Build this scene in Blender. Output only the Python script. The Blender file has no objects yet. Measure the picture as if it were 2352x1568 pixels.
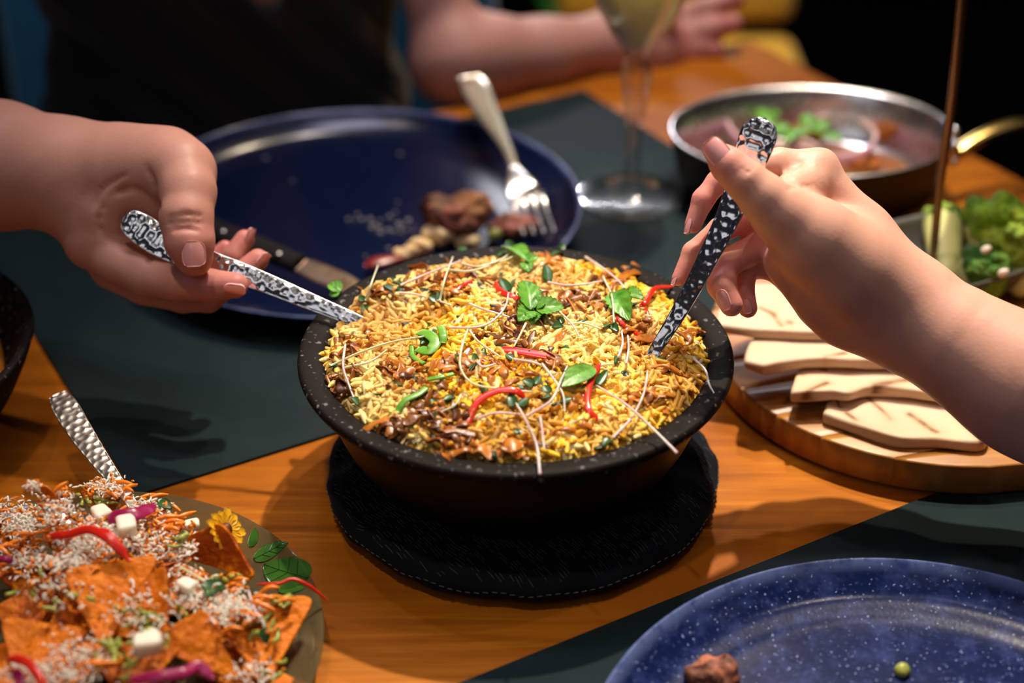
import bpy, bmesh, math, random
import numpy as np
from mathutils import Vector, Matrix

random.seed(7)
rng = np.random.default_rng(11)
SC = bpy.context.scene
COL = SC.collection

# ------------------------------------------------------------------ camera
FPX, PITCH, IW, IH = 3700.0, math.radians(31.47), 2352, 1568
FW = np.array([0, math.cos(PITCH), -math.sin(PITCH)])
RT = np.array([1.0, 0, 0])
UP = np.cross(RT, FW)
CAM = np.array([-0.0019, -0.6936, 0.5108])


def dep(x, y, d):
    """photo pixel + distance along the view axis -> world point"""
    return CAM + d * (FW + RT * (x - IW / 2) / FPX - UP * (y - IH / 2) / FPX)


def at(x, y, z=0.0):
    """photo pixel on the horizontal plane z -> world point"""
    r = FW + RT * (x - IW / 2) / FPX - UP * (y - IH / 2) / FPX
    return CAM + r * (z - CAM[2]) / r[2]


cd = bpy.data.cameras.new('camera')
co = bpy.data.objects.new('camera', cd)
COL.objects.link(co)
cd.sensor_width = 36.0
cd.lens = FPX / IW * 36.0
cd.clip_start = 0.02
co.location = CAM
co.rotation_euler = (math.pi / 2 - PITCH, 0, 0)
cd.dof.use_dof = True
cd.dof.focus_distance = 0.80
cd.dof.aperture_fstop = 3.4
cd.dof.aperture_blades = 0
SC.camera = co

# ------------------------------------------------------------------ world, lights, exposure
wd = bpy.data.worlds.new('world')
SC.world = wd
wd.use_nodes = True
wd.node_tree.nodes['Background'].inputs[0].default_value = (0.30, 0.34, 0.45, 1)
wd.node_tree.nodes['Background'].inputs[1].default_value = 0.045
SC.view_settings.view_transform = 'Standard'
SC.view_settings.look = 'None'
SC.view_settings.exposure = 0.0
SC.view_settings.gamma = 1.0
SC.view_settings.use_curve_mapping = False


def spot(name, loc, target, energy, color, size=60, blend=0.6, radius=0.02):
    l = bpy.data.lights.new(name, 'SPOT')
    l.energy = energy
    l.color = color
    l.spot_size = math.radians(size)
    l.spot_blend = blend
    l.shadow_soft_size = radius
    o = bpy.data.objects.new(name, l)
    COL.objects.link(o)
    o.location = loc
    o.rotation_euler = (Vector(target) - Vector(loc)).to_track_quat('-Z', 'Y').to_euler()
    return o


def area(name, loc, target, energy, color, sx, sy):
    l = bpy.data.lights.new(name, 'AREA')
    l.shape = 'RECTANGLE'
    l.size, l.size_y = sx, sy
    l.energy = energy
    l.color = color
    o = bpy.data.objects.new(name, l)
    COL.objects.link(o)
    o.location = loc
    o.rotation_euler = (Vector(target) - Vector(loc)).to_track_quat('-Z', 'Y').to_euler()
    return o


WARM = (1.0, 0.80, 0.58)
spot('overhead_spot', (0.26, 0.68, 1.50), (0.15, 0.02, 0.07), 165, (1.0, 0.86, 0.68), 35, 1.0, 0.020)
spot('overhead_spot', (0.66, 0.10, 1.6), (0.16, -0.02, 0), 11, (1.0, 0.84, 0.66), 46, 0.8, 0.02)
spot('overhead_spot', (-0.45, 0.35, 1.65), (-0.06, 0.02, 0.05), 9, (1.0, 0.84, 0.68), 36, 0.9, 0.02)
spot('overhead_spot', (0.30, 1.10, 1.7), (0.16, 0.42, 0.05), 54, WARM, 44, 0.8, 0.02)
spot('overhead_spot', (-0.25, -0.40, 1.7), (-0.12, -0.14, 0.03), 26, WARM, 24, 0.9, 0.03)
spot('overhead_spot', (0.02, 0.80, 1.6), (0.04, 0.56, 0.03), 44, (1.0, 0.88, 0.82), 24, 0.9, 0.03)  # extra spot added to brighten the forearm along the far table edge
spot('overhead_spot', (0.46, 0.95, 1.6), (0.31, 0.27, 0.04), 26, (1.0, 0.88, 0.70), 20, 0.9, 0.02)  # extra spot added behind to brighten the broccoli
spot('chair_fill', (0.45, 0.25, 1.75), (-0.035, 0.86, -0.045), 45, (1.0, 0.95, 0.9), 10, 0.6, 0.03)  # added fill for the right strip of the teal chair, not a fixture
spot('chair_fill', (-1.1, 0.35, 1.5), (-0.52, 0.86, 0.0), 20, (1.0, 0.9, 0.8), 16, 0.6, 0.03)  # added fill for the left strip of the teal chair
spot('chair_fill', (0.25, 0.75, 1.8), (0.25, 1.40, -0.15), 300, (1.0, 0.85, 0.6), 22, 0.6, 0.03)  # added fill to brighten the mustard chair
for k in range(3):
    spot('mat_sheen_spot', (0.02 + 0.13 * k, 2.15, 0.82), (0.1, 0.5, 0), 9, (0.92, 0.92, 1.0), 75, 0.5, 0.03)  # row of cool spots added behind, set to put sheen on the far placemat
for (x, y, z) in ((-0.9, -0.9, 1.5), (-0.45, -1.3, 1.3), (0.05, -1.5, 1.7), (0.5, -1.2, 1.2), (0.95, -0.8, 1.6), (1.2, -0.2, 1.3), (-1.2, -0.2, 1.4), (0.25, -0.9, 1.9)):
    spot('glint_spot', (x, y, z), (0.05, 0.05, 0.1), 0.5, (1.0, 0.93, 0.86), 60, 0.5, 0.03)  # dim spots added around the camera, giving the hammered steel glints to reflect
area('rim_highlight_panel', (-0.14, 0.36, 1.5), (-0.12, 0.30, 0), 5.0, (0.80, 0.76, 1.0), 0.40, 0.22)  # overhead panel added for the lavender highlight on the far plate's back rim
area('spoon_reflection_panel', (-0.75, -1.25, 1.15), (0.1, 0.0, 0.15), 1.4, (0.95, 0.94, 1.0), 0.9, 0.6)  # unseen panel added for the right spoon handle to reflect
area('spoon_reflection_panel', (-0.10, -1.05, 1.75), (-0.1, 0.0, 0.1), 0.32, (1.0, 0.92, 0.82), 0.9, 0.5)  # unseen panel added for the left spoon handle to reflect
area('rim_highlight_panel', (0.20, -0.12, 1.5), (0.18, -0.16, 0), 1.0, (0.80, 0.76, 1.0), 0.35, 0.16)  # smaller panel added for the highlight band on the near plate

# ------------------------------------------------------------------ mesh helpers
LOC = {}


def mkmesh(name, V, faces, cols=None, smooth=True, sharp=None):
    V = np.asarray(V, np.float32)
    if isinstance(faces, np.ndarray):
        faces = [faces]
    faces = [np.asarray(f, np.int32) for f in faces if len(f)]
    me = bpy.data.meshes.new(name)
    me.vertices.add(len(V))
    me.vertices.foreach_set('co', V.ravel())
    tot = np.concatenate([np.full(len(f), f.shape[1], np.int32) for f in faces])
    me.loops.add(int(tot.sum()))
    me.loops.foreach_set('vertex_index', np.concatenate([f.ravel() for f in faces]))
    me.polygons.add(len(tot))
    me.polygons.foreach_set('loop_start', np.concatenate([[0], np.cumsum(tot)[:-1]]).astype(np.int32))
    if smooth:
        me.polygons.foreach_set('use_smooth', np.ones(len(tot), bool))
    me.update(calc_edges=True)
    if cols is not None:
        cols = np.asarray(cols, np.float32)
        if cols.shape[1] == 3:
            cols = np.c_[cols, np.ones(len(cols), np.float32)]
        a = me.attributes.new('col', 'FLOAT_COLOR', 'POINT')
        a.data.foreach_set('color', cols.ravel())
    if sharp:
        me.set_sharp_from_angle(angle=math.radians(sharp))
    return me


def obj(name, geo, mat, parent=None, cols=None, smooth=True, sharp=None, loc=None, label=None, kind=None):
    """one mesh object; geo in world coordinates; its origin goes to loc (its base centre when None)"""
    V, F = geo[0], geo[1]
    if cols is None and len(geo) > 2:
        cols = geo[2]
    V = np.asarray(V, float)
    if loc is None:
        lo, hi = V.min(0), V.max(0)
        loc = np.array([(lo[0] + hi[0]) / 2, (lo[1] + hi[1]) / 2, lo[2]])
    loc = np.asarray(loc, float)
    o = bpy.data.objects.new(name, mkmesh(name, V - loc, F, cols, smooth, sharp))
    COL.objects.link(o)
    if mat:
        o.data.materials.append(mat)
    LOC[o.name] = loc
    if parent is not None:
        o.parent = parent
        o.location = loc - LOC[parent.name]
    else:
        o.location = loc
    if label:
        o['label'] = label
    if kind:
        o['kind'] = kind
    return o


def tag(o, label, cat, group=None, kind=None):
    o['label'] = label
    o['category'] = cat
    if group:
        o['group'] = group
    if kind:
        o['kind'] = kind
    return o


def thing(name, label, cat, loc, group=None):
    o = bpy.data.objects.new(name, None)
    o.empty_display_size = 0.02
    COL.objects.link(o)
    o.location = loc
    LOC[o.name] = np.asarray(loc, float)
    return tag(o, label, cat, group)


def unit(v):
    v = np.asarray(v, float)
    return v / (np.linalg.norm(v) + 1e-12)


_FB = {}


def fbm(P, freq, seed=0, octs=3, gain=0.5):
    P = np.asarray(P, float)
    out = np.zeros(P.shape[:-1])
    amp = 1.0
    tot = 0
    for o in range(octs):
        key = (seed, o)
        if key not in _FB:
            r = np.random.default_rng(seed * 97 + o)
            d = r.normal(size=(7, 3))
            d /= np.linalg.norm(d, axis=1)[:, None]
            _FB[key] = (d * r.uniform(0.7, 1.4, 7)[:, None], r.uniform(0, 6.28, 7))
        d, ph = _FB[key]
        out += amp * np.sin(P @ d.T * freq + ph).sum(-1) / 2.6
        tot += amp
        amp *= gain
        freq *= 2.03
    return out / tot


def crom(P, n):
    """Catmull-Rom through the points"""
    P = np.asarray(P, float)
    if P.ndim == 1:
        P = P[:, None]
    Q = np.vstack([2 * P[0] - P[1], P, 2 * P[-1] - P[-2]])
    m = len(P) - 1
    t = np.linspace(0, m - 1e-9, n)
    i = t.astype(int)
    u = (t - i)[:, None]
    a, b, c, d = Q[i], Q[i + 1], Q[i + 2], Q[i + 3]
    return 0.5 * (2 * b + (c - a) * u + (2 * a - 5 * b + 4 * c - d) * u * u + (3 * b - a - 3 * c + d) * u ** 3)


def join(gs):
    Vs, Fs, Cs, n = [], {}, [], 0
    for g in gs:
        Vs.append(np.asarray(g[0], float))
        fl = g[1] if isinstance(g[1], list) else [g[1]]
        for f in fl:
            f = np.asarray(f)
            if len(f):
                Fs.setdefault(f.shape[1], []).append(f + n)
        if len(g) > 2:
            Cs.append(g[2])
        n += len(g[0])
    V = np.vstack(Vs)
    F = [np.vstack(x) for x in Fs.values()]
    return (V, F, np.vstack(Cs)) if Cs else (V, F)


def gridfaces(nu, nv, closed_v=False, closed_u=False):
    f = []
    iu = np.arange(nu if closed_u else nu - 1)
    iv = np.arange(nv if closed_v else nv - 1)
    A, B = np.meshgrid(iu, iv, indexing='ij')
    A2, B2 = (A + 1) % nu, (B + 1) % nv
    return np.stack([A * nv + B, A2 * nv + B, A2 * nv + B2, A * nv + B2], -1).reshape(-1, 4)


def lathe(profile, c=(0, 0), n=96, wob=None):
    """profile [(r, z)...] revolved about the vertical through c; r == 0 ends make poles"""
    pr = np.asarray(profile, float)
    a = np.linspace(0, 2 * np.pi, n, endpoint=False)
    m = len(pr)
    V = np.stack([c[0] + pr[:, 0][:, None] * np.cos(a), c[1] + pr[:, 0][:, None] * np.sin(a),
                  np.repeat(pr[:, 1][:, None], n, 1)], -1).reshape(-1, 3)
    return V, gridfaces(m, n, closed_v=True)[:, ::-1]


def smoothprof(pts, n):
    return crom(pts, n)


def tube(P, r, n=8, cap=True):
    """round tube along points P with radius (scalar or per point)"""
    P = np.asarray(P, float)
    m = len(P)
    r = np.broadcast_to(np.asarray(r, float), (m,))
    T = np.gradient(P, axis=0)
    T /= np.linalg.norm(T, axis=1)[:, None] + 1e-12
    ref = np.array([0, 0, 1.0]) if abs(T[0][2]) < 0.9 else np.array([1.0, 0, 0])
    N = [unit(np.cross(T[0], ref))]
    for i in range(1, m):
        v = N[-1] - T[i] * (N[-1] @ T[i])
        N.append(unit(v))
    N = np.array(N)
    B = np.cross(T, N)
    a = np.linspace(0, 2 * np.pi, n, endpoint=False)
    V = P[:, None] + r[:, None, None] * (N[:, None] * np.cos(a)[None, :, None] + B[:, None] * np.sin(a)[None, :, None])
    V = V.reshape(-1, 3)
    F = [gridfaces(m, n, closed_v=True)]
    if cap:
        V = np.vstack([V, P[0] - T[0] * r[0] * 0.5, P[-1] + T[-1] * r[-1] * 0.5])
        k = np.arange(n)
        k2 = (k + 1) % n
        F.append(np.r_[np.stack([np.full(n, m * n), k2, k], 1),
                       np.stack([np.full(n, m * n + 1), (m - 1) * n + k, (m - 1) * n + k2], 1)])
    return V, F


def sweep(P, hw, ht, nrm, n=20, ex=2.6, cap=True):
    """flattened bar: half width hw, half thickness ht (per point), flat side facing nrm"""
    P = np.asarray(P, float)
    m = len(P)
    hw = np.broadcast_to(np.asarray(hw, float), (m,))
    ht = np.broadcast_to(np.asarray(ht, float), (m,))
    nrm = np.broadcast_to(np.asarray(nrm, float), (m, 3))
    T = np.gradient(P, axis=0)
    T /= np.linalg.norm(T, axis=1)[:, None] + 1e-12
    S = np.cross(T, nrm)
    S /= np.linalg.norm(S, axis=1)[:, None] + 1e-12
    N = np.cross(S, T)
    a = np.linspace(0, 2 * np.pi, n, endpoint=False)
    ca, sa = np.cos(a), np.sin(a)
    x = np.sign(ca) * np.abs(ca) ** (2 / ex)
    y = np.sign(sa) * np.abs(sa) ** (2 / ex)
    V = P[:, None] + S[:, None] * (hw[:, None] * x)[..., None] + N[:, None] * (ht[:, None] * y)[..., None]
    V = V.reshape(-1, 3)
    F = [gridfaces(m, n, closed_v=True)]
    if cap:
        V = np.vstack([V, P[0], P[-1]])
        k = np.arange(n)
        k2 = (k + 1) % n
        F.append(np.r_[np.stack([np.full(n, m * n), k2, k], 1),
                       np.stack([np.full(n, m * n + 1), (m - 1) * n + k, (m - 1) * n + k2], 1)])
    return V, F


def rbox(c, half, r=0.004, rot=None, seg=3):
    bm = bmesh.new()
    bmesh.ops.create_cube(bm, size=2.0)
    for v in bm.verts:
        v.co = Vector((v.co.x * half[0], v.co.y * half[1], v.co.z * half[2]))
    bmesh.ops.bevel(bm, geom=list(bm.edges), offset=r, segments=seg, profile=0.5, affect='EDGES')
    bmesh.ops.triangulate(bm, faces=list(bm.faces))
    bm.verts.ensure_lookup_table()
    bm.verts.index_update()
    V = np.array([v.co[:] for v in bm.verts])
    F = np.array([[v.index for v in f.verts] for f in bm.faces])
    bm.free()
    if rot is not None:
        V = V @ np.array(rot).T
    return V + np.asarray(c, float), F


def rotz(a):
    return np.array([[math.cos(a), -math.sin(a), 0], [math.sin(a), math.cos(a), 0], [0, 0, 1]])


def vnormals(V, F):
    N = np.zeros_like(V)
    for f in (F if isinstance(F, list) else [F]):
        n = np.cross(V[f[:, 1]] - V[f[:, 0]], V[f[:, 2]] - V[f[:, 0]])
        for k in range(f.shape[1]):
            np.add.at(N, f[:, k], n)
    return N / (np.linalg.norm(N, axis=1)[:, None] + 1e-15)


def bumpy(geo, amp, freq, seed=0, octs=3):
    V, F = geo[0], geo[1]
    N = vnormals(V, F)
    return (V + N * (amp * fbm(V, freq, seed, octs))[:, None], F) + tuple(geo[2:])


# ------------------------------------------------------------------ smooth solids from distance fields
class Solid:
    def __init__(s, lo, hi, h):
        s.lo = np.asarray(lo, float)
        s.h = h
        s.n = np.ceil((np.asarray(hi) - s.lo) / h).astype(int) + 1
        s.D = np.full(s.n, 0.03, np.float32)

    def _block(s, lo, hi):
        a = np.clip(np.floor((lo - s.lo) / s.h).astype(int), 0, s.n)
        b = np.clip(np.ceil((hi - s.lo) / s.h).astype(int) + 1, 0, s.n)
        if np.any(b <= a):
            return None
        X, Y, Z = [(s.lo[i] + s.h * np.arange(a[i], b[i])).astype(np.float32) for i in range(3)]
        return (slice(a[0], b[0]), slice(a[1], b[1]), slice(a[2], b[2])), X[:, None, None], Y[None, :, None], Z[None, None, :]

    def _mix(s, sl, d, k, op):
        A = s.D[sl]
        if op == 'u':
            hh = np.maximum(k - np.abs(A - d), 0) / k
            s.D[sl] = np.minimum(A, d) - hh * hh * k * 0.25
        else:
            d = -d
            hh = np.maximum(k - np.abs(A - d), 0) / k
            s.D[sl] = np.maximum(A, d) + hh * hh * k * 0.25

    def cap(s, a, b, ra, rb=None, k=0.004, op='u'):
        rb = ra if rb is None else rb
        a, b = np.asarray(a, float), np.asarray(b, float)
        m = max(ra, rb) + 1.5 * k + 5 * s.h
        q = s._block(np.minimum(a, b) - m, np.maximum(a, b) + m)
        if q is None:
            return s
        sl, X, Y, Z = q
        ab = b - a
        L = float(ab @ ab) + 1e-12
        t = np.clip(((X - a[0]) * ab[0] + (Y - a[1]) * ab[1] + (Z - a[2]) * ab[2]) / L, 0, 1)
        d = np.sqrt((X - a[0] - t * ab[0]) ** 2 + (Y - a[1] - t * ab[1]) ** 2 + (Z - a[2] - t * ab[2]) ** 2) - (ra + (rb - ra) * t)
        s._mix(sl, d, k, op)
        return s

    def ell(s, c, rad, k=0.004, op='u', M=None):
        c, rad = np.asarray(c, float), np.asarray(rad, float)
        m = rad.max() + 1.5 * k + 5 * s.h
        q = s._block(c - m, c + m)
        if q is None:
            return s
        sl, X, Y, Z = q
        x, y, z = X - c[0], Y - c[1], Z - c[2]
        if M is not None:
            M = np.asarray(M, float)   # rows: local axes
            x, y, z = [M[i, 0] * x + M[i, 1] * y + M[i, 2] * z for i in range(3)]
        k0 = np.sqrt((x / rad[0]) ** 2 + (y / rad[1]) ** 2 + (z / rad[2]) ** 2)
        k1 = np.sqrt((x / rad[0] ** 2) ** 2 + (y / rad[1] ** 2) ** 2 + (z / rad[2] ** 2) ** 2) + 1e-9
        s._mix(sl, (k0 * (k0 - 1) / k1).astype(np.float32), k, op)
        return s

    def chain(s, P, R, k=0.004, op='u'):
        ks = k if isinstance(k, (list, tuple)) else [k] * (len(P) - 1)
        for i in range(len(P) - 1):
            s.cap(P[i], P[i + 1], R[i], R[i + 1], ks[i], op)
        return s

    def depth(s, x, y, d0, d1):
        """first surface met along the view ray of a pixel"""
        ds = np.linspace(d0, d1, 500)
        P = np.array([dep(x, y, d) for d in ds])
        i = np.round((P - s.lo) / s.h).astype(int)
        ok = ((i >= 0) & (i < s.n)).all(1)
        i = np.clip(i, 0, s.n - 1)
        m = ok & (s.D[i[:, 0], i[:, 1], i[:, 2]] < 0)
        return ds[m.argmax()] if m.any() else None

    def crease(s, pts, rad, d0, d1, k=.0022, sink=0.35):
        """shallow fold along photo pixels pts, cut into the surface that faces the camera"""
        P = crom(np.array(pts, float), 10)
        ds = [s.depth(x, y, d0, d1) for x, y in P]
        q = [dep(x, y, d - rad * sink) for (x, y), d in zip(P, ds) if d]
        n = len(q)
        for i in range(n - 1):
            f0, f1 = [0.35 + 0.65 * math.sin(math.pi * min(1, max(0, t))) for t in (i / (n - 1), (i + 1) / (n - 1))]
            s.cap(q[i], q[i + 1], rad * f0, rad * f1, k, 's')

    def mesh(s):
        D = s.D
        D[0], D[-1], D[:, 0], D[:, -1], D[:, :, 0], D[:, :, -1] = (0.01,) * 6
        S = D < 0
        nx, ny, nz = D.shape
        cnt = np.zeros((nx - 1, ny - 1, nz - 1), np.int8)
        for i in (0, 1):
            for j in (0, 1):
                for k in (0, 1):
                    cnt += S[i:nx - 1 + i, j:ny - 1 + j, k:nz - 1 + k]
        act = (cnt > 0) & (cnt < 8)
        ids = np.argwhere(act)
        idx = np.full(act.shape, -1, np.int32)
        idx[act] = np.arange(len(ids))
        acc = np.zeros((len(ids), 3))
        num = np.zeros(len(ids))
        cs = [(i, j, k) for i in (0, 1) for j in (0, 1) for k in (0, 1)]
        for a in cs:
            for ax in range(3):
                if a[ax] == 1:
                    continue
                b = list(a)
                b[ax] = 1
                da = D[ids[:, 0] + a[0], ids[:, 1] + a[1], ids[:, 2] + a[2]]
                db = D[ids[:, 0] + b[0], ids[:, 1] + b[1], ids[:, 2] + b[2]]
                m = (da < 0) != (db < 0)
                t = np.where(m, da / np.where(m, da - db, 1), 0)
                p = np.array(a, float)[None] + t[:, None] * (np.array(b) - np.array(a))[None]
                acc += p * m[:, None]
                num += m
        V = (ids + acc / num[:, None]) * s.h + s.lo
        F = []
        for ax in range(3):
            o1, o2 = (ax + 1) % 3, (ax + 2) % 3
            sa = [slice(None)] * 3
            sb = [slice(None)] * 3
            sa[ax], sb[ax] = slice(0, -1), slice(1, None)
            A, B = S[tuple(sa)], S[tuple(sb)]
            e = np.argwhere(A != B)
            e = e[(e[:, o1] > 0) & (e[:, o2] > 0) & (e[:, o1] < D.shape[o1] - 1) & (e[:, o2] < D.shape[o2] - 1)]
            fl = A[e[:, 0], e[:, 1], e[:, 2]]
            def cell(d1, d2):
                c = e.copy()
                c[:, o1] += d1
                c[:, o2] += d2
                return idx[c[:, 0], c[:, 1], c[:, 2]]
            q = np.stack([cell(-1, -1), cell(0, -1), cell(0, 0), cell(-1, 0)], 1)
            q[~fl] = q[~fl][:, ::-1]
            F.append(q)
        F = np.vstack(F)
        return V, F[(F >= 0).all(1)]


# ------------------------------------------------------------------ materials
def mat(name, col=(0.5, 0.5, 0.5), rough=0.5, metal=0.0, spec=0.5, attr=False, noise=None, bump=None, sss=0.0,
        sssr=(0.01, 0.004, 0.002), coat=0.0, trans=0.0, ior=1.45, rnoise=None, sheen=0.0, speck=None):
    m = bpy.data.materials.new(name)
    m.use_nodes = True
    nt = m.node_tree
    b = nt.nodes['Principled BSDF']
    I = b.inputs
    I['Roughness'].default_value = rough
    I['Metallic'].default_value = metal
    I['Specular IOR Level'].default_value = spec
    I['IOR'].default_value = ior
    I['Coat Weight'].default_value = coat
    I['Coat Roughness'].default_value = 0.08
    I['Transmission Weight'].default_value = trans
    I['Sheen Weight'].default_value = sheen
    if sss:
        I['Subsurface Weight'].default_value = sss
        I['Subsurface Radius'].default_value = sssr
        I['Subsurface Scale'].default_value = 1.0
    tc = nt.nodes.new('ShaderNodeTexCoord')
    L = nt.links.new
    if attr:
        a = nt.nodes.new('ShaderNodeAttribute')
        a.attribute_name = 'col'
        cur = a.outputs['Color']
    else:
        c = nt.nodes.new('ShaderNodeRGB')
        c.outputs[0].default_value = (*col, 1)
        cur = c.outputs[0]

    def nz(scale, detail=4.0, stretch=None, rough_=0.55):
        n = nt.nodes.new('ShaderNodeTexNoise')
        n.inputs['Scale'].default_value = scale
        n.inputs['Detail'].default_value = detail
        n.inputs['Roughness'].default_value = rough_
        if stretch:
            mp = nt.nodes.new('ShaderNodeMapping')
            mp.inputs['Rotation'].default_value = (0, 0, stretch[0])
            mp.inputs['Scale'].default_value = stretch[1]
            L(tc.outputs['Object'], mp.inputs['Vector'])
            L(mp.outputs[0], n.inputs['Vector'])
        else:
            L(tc.outputs['Object'], n.inputs['Vector'])
        return n.outputs['Fac']

    def ramp(fac, lo, hi):
        r = nt.nodes.new('ShaderNodeMapRange')
        r.inputs['From Min'].default_value = lo
        r.inputs['From Max'].default_value = hi
        L(fac, r.inputs['Value'])
        return r.outputs['Result']

    def mix(fac, A, colB):
        x = nt.nodes.new('ShaderNodeMix')
        x.data_type = 'RGBA'
        L(fac, x.inputs['Factor'])
        L(A, x.inputs[6])
        x.inputs[7].default_value = (*colB, 1)
        return x.outputs[2]

    for nn in (noise or []):       # (scale, colour, lo, hi[, stretch])
        cur = mix(ramp(nz(nn[0], 5.0, nn[4] if len(nn) > 4 else None), nn[2], nn[3]), cur, nn[1])
    for sp in (speck or []):       # (scale, colour, size 0..1)
        v = nt.nodes.new('ShaderNodeTexVoronoi')
        v.inputs['Scale'].default_value = sp[0]
        n2 = nt.nodes.new('ShaderNodeVectorMath')
        n2.operation = 'ADD'
        nzz = nt.nodes.new('ShaderNodeTexNoise')
        nzz.inputs['Scale'].default_value = sp[0] * 1.7
        L(tc.outputs['Object'], nzz.inputs['Vector'])
        sc_ = nt.nodes.new('ShaderNodeVectorMath')
        sc_.operation = 'SCALE'
        sc_.inputs['Scale'].default_value = 0.8 / sp[0]
        L(nzz.outputs['Color'], sc_.inputs[0])
        L(tc.outputs['Object'], n2.inputs[0])
        L(sc_.outputs[0], n2.inputs[1])
        L(n2.outputs[0], v.inputs['Vector'])
        cur = mix(ramp(v.outputs['Distance'], sp[2], sp[2] * 0.55), cur, sp[1])
    L(cur, I['Base Color'])
    if rnoise:
        r = nt.nodes.new('ShaderNodeMapRange')
        L(nz(rnoise[0]), r.inputs['Value'])
        r.inputs['To Min'].default_value = rnoise[1]
        r.inputs['To Max'].default_value = rnoise[2]
        L(r.outputs[0], I['Roughness'])
    if bump:                        # (scale, strength, distance[, stretch])
        bp = nt.nodes.new('ShaderNodeBump')
        bp.inputs['Strength'].default_value = bump[1]
        bp.inputs['Distance'].default_value = bump[2]
        L(nz(bump[0], 6.0, bump[3] if len(bump) > 3 else None), bp.inputs['Height'])
        L(bp.outputs[0], I['Normal'])
    return m


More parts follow.
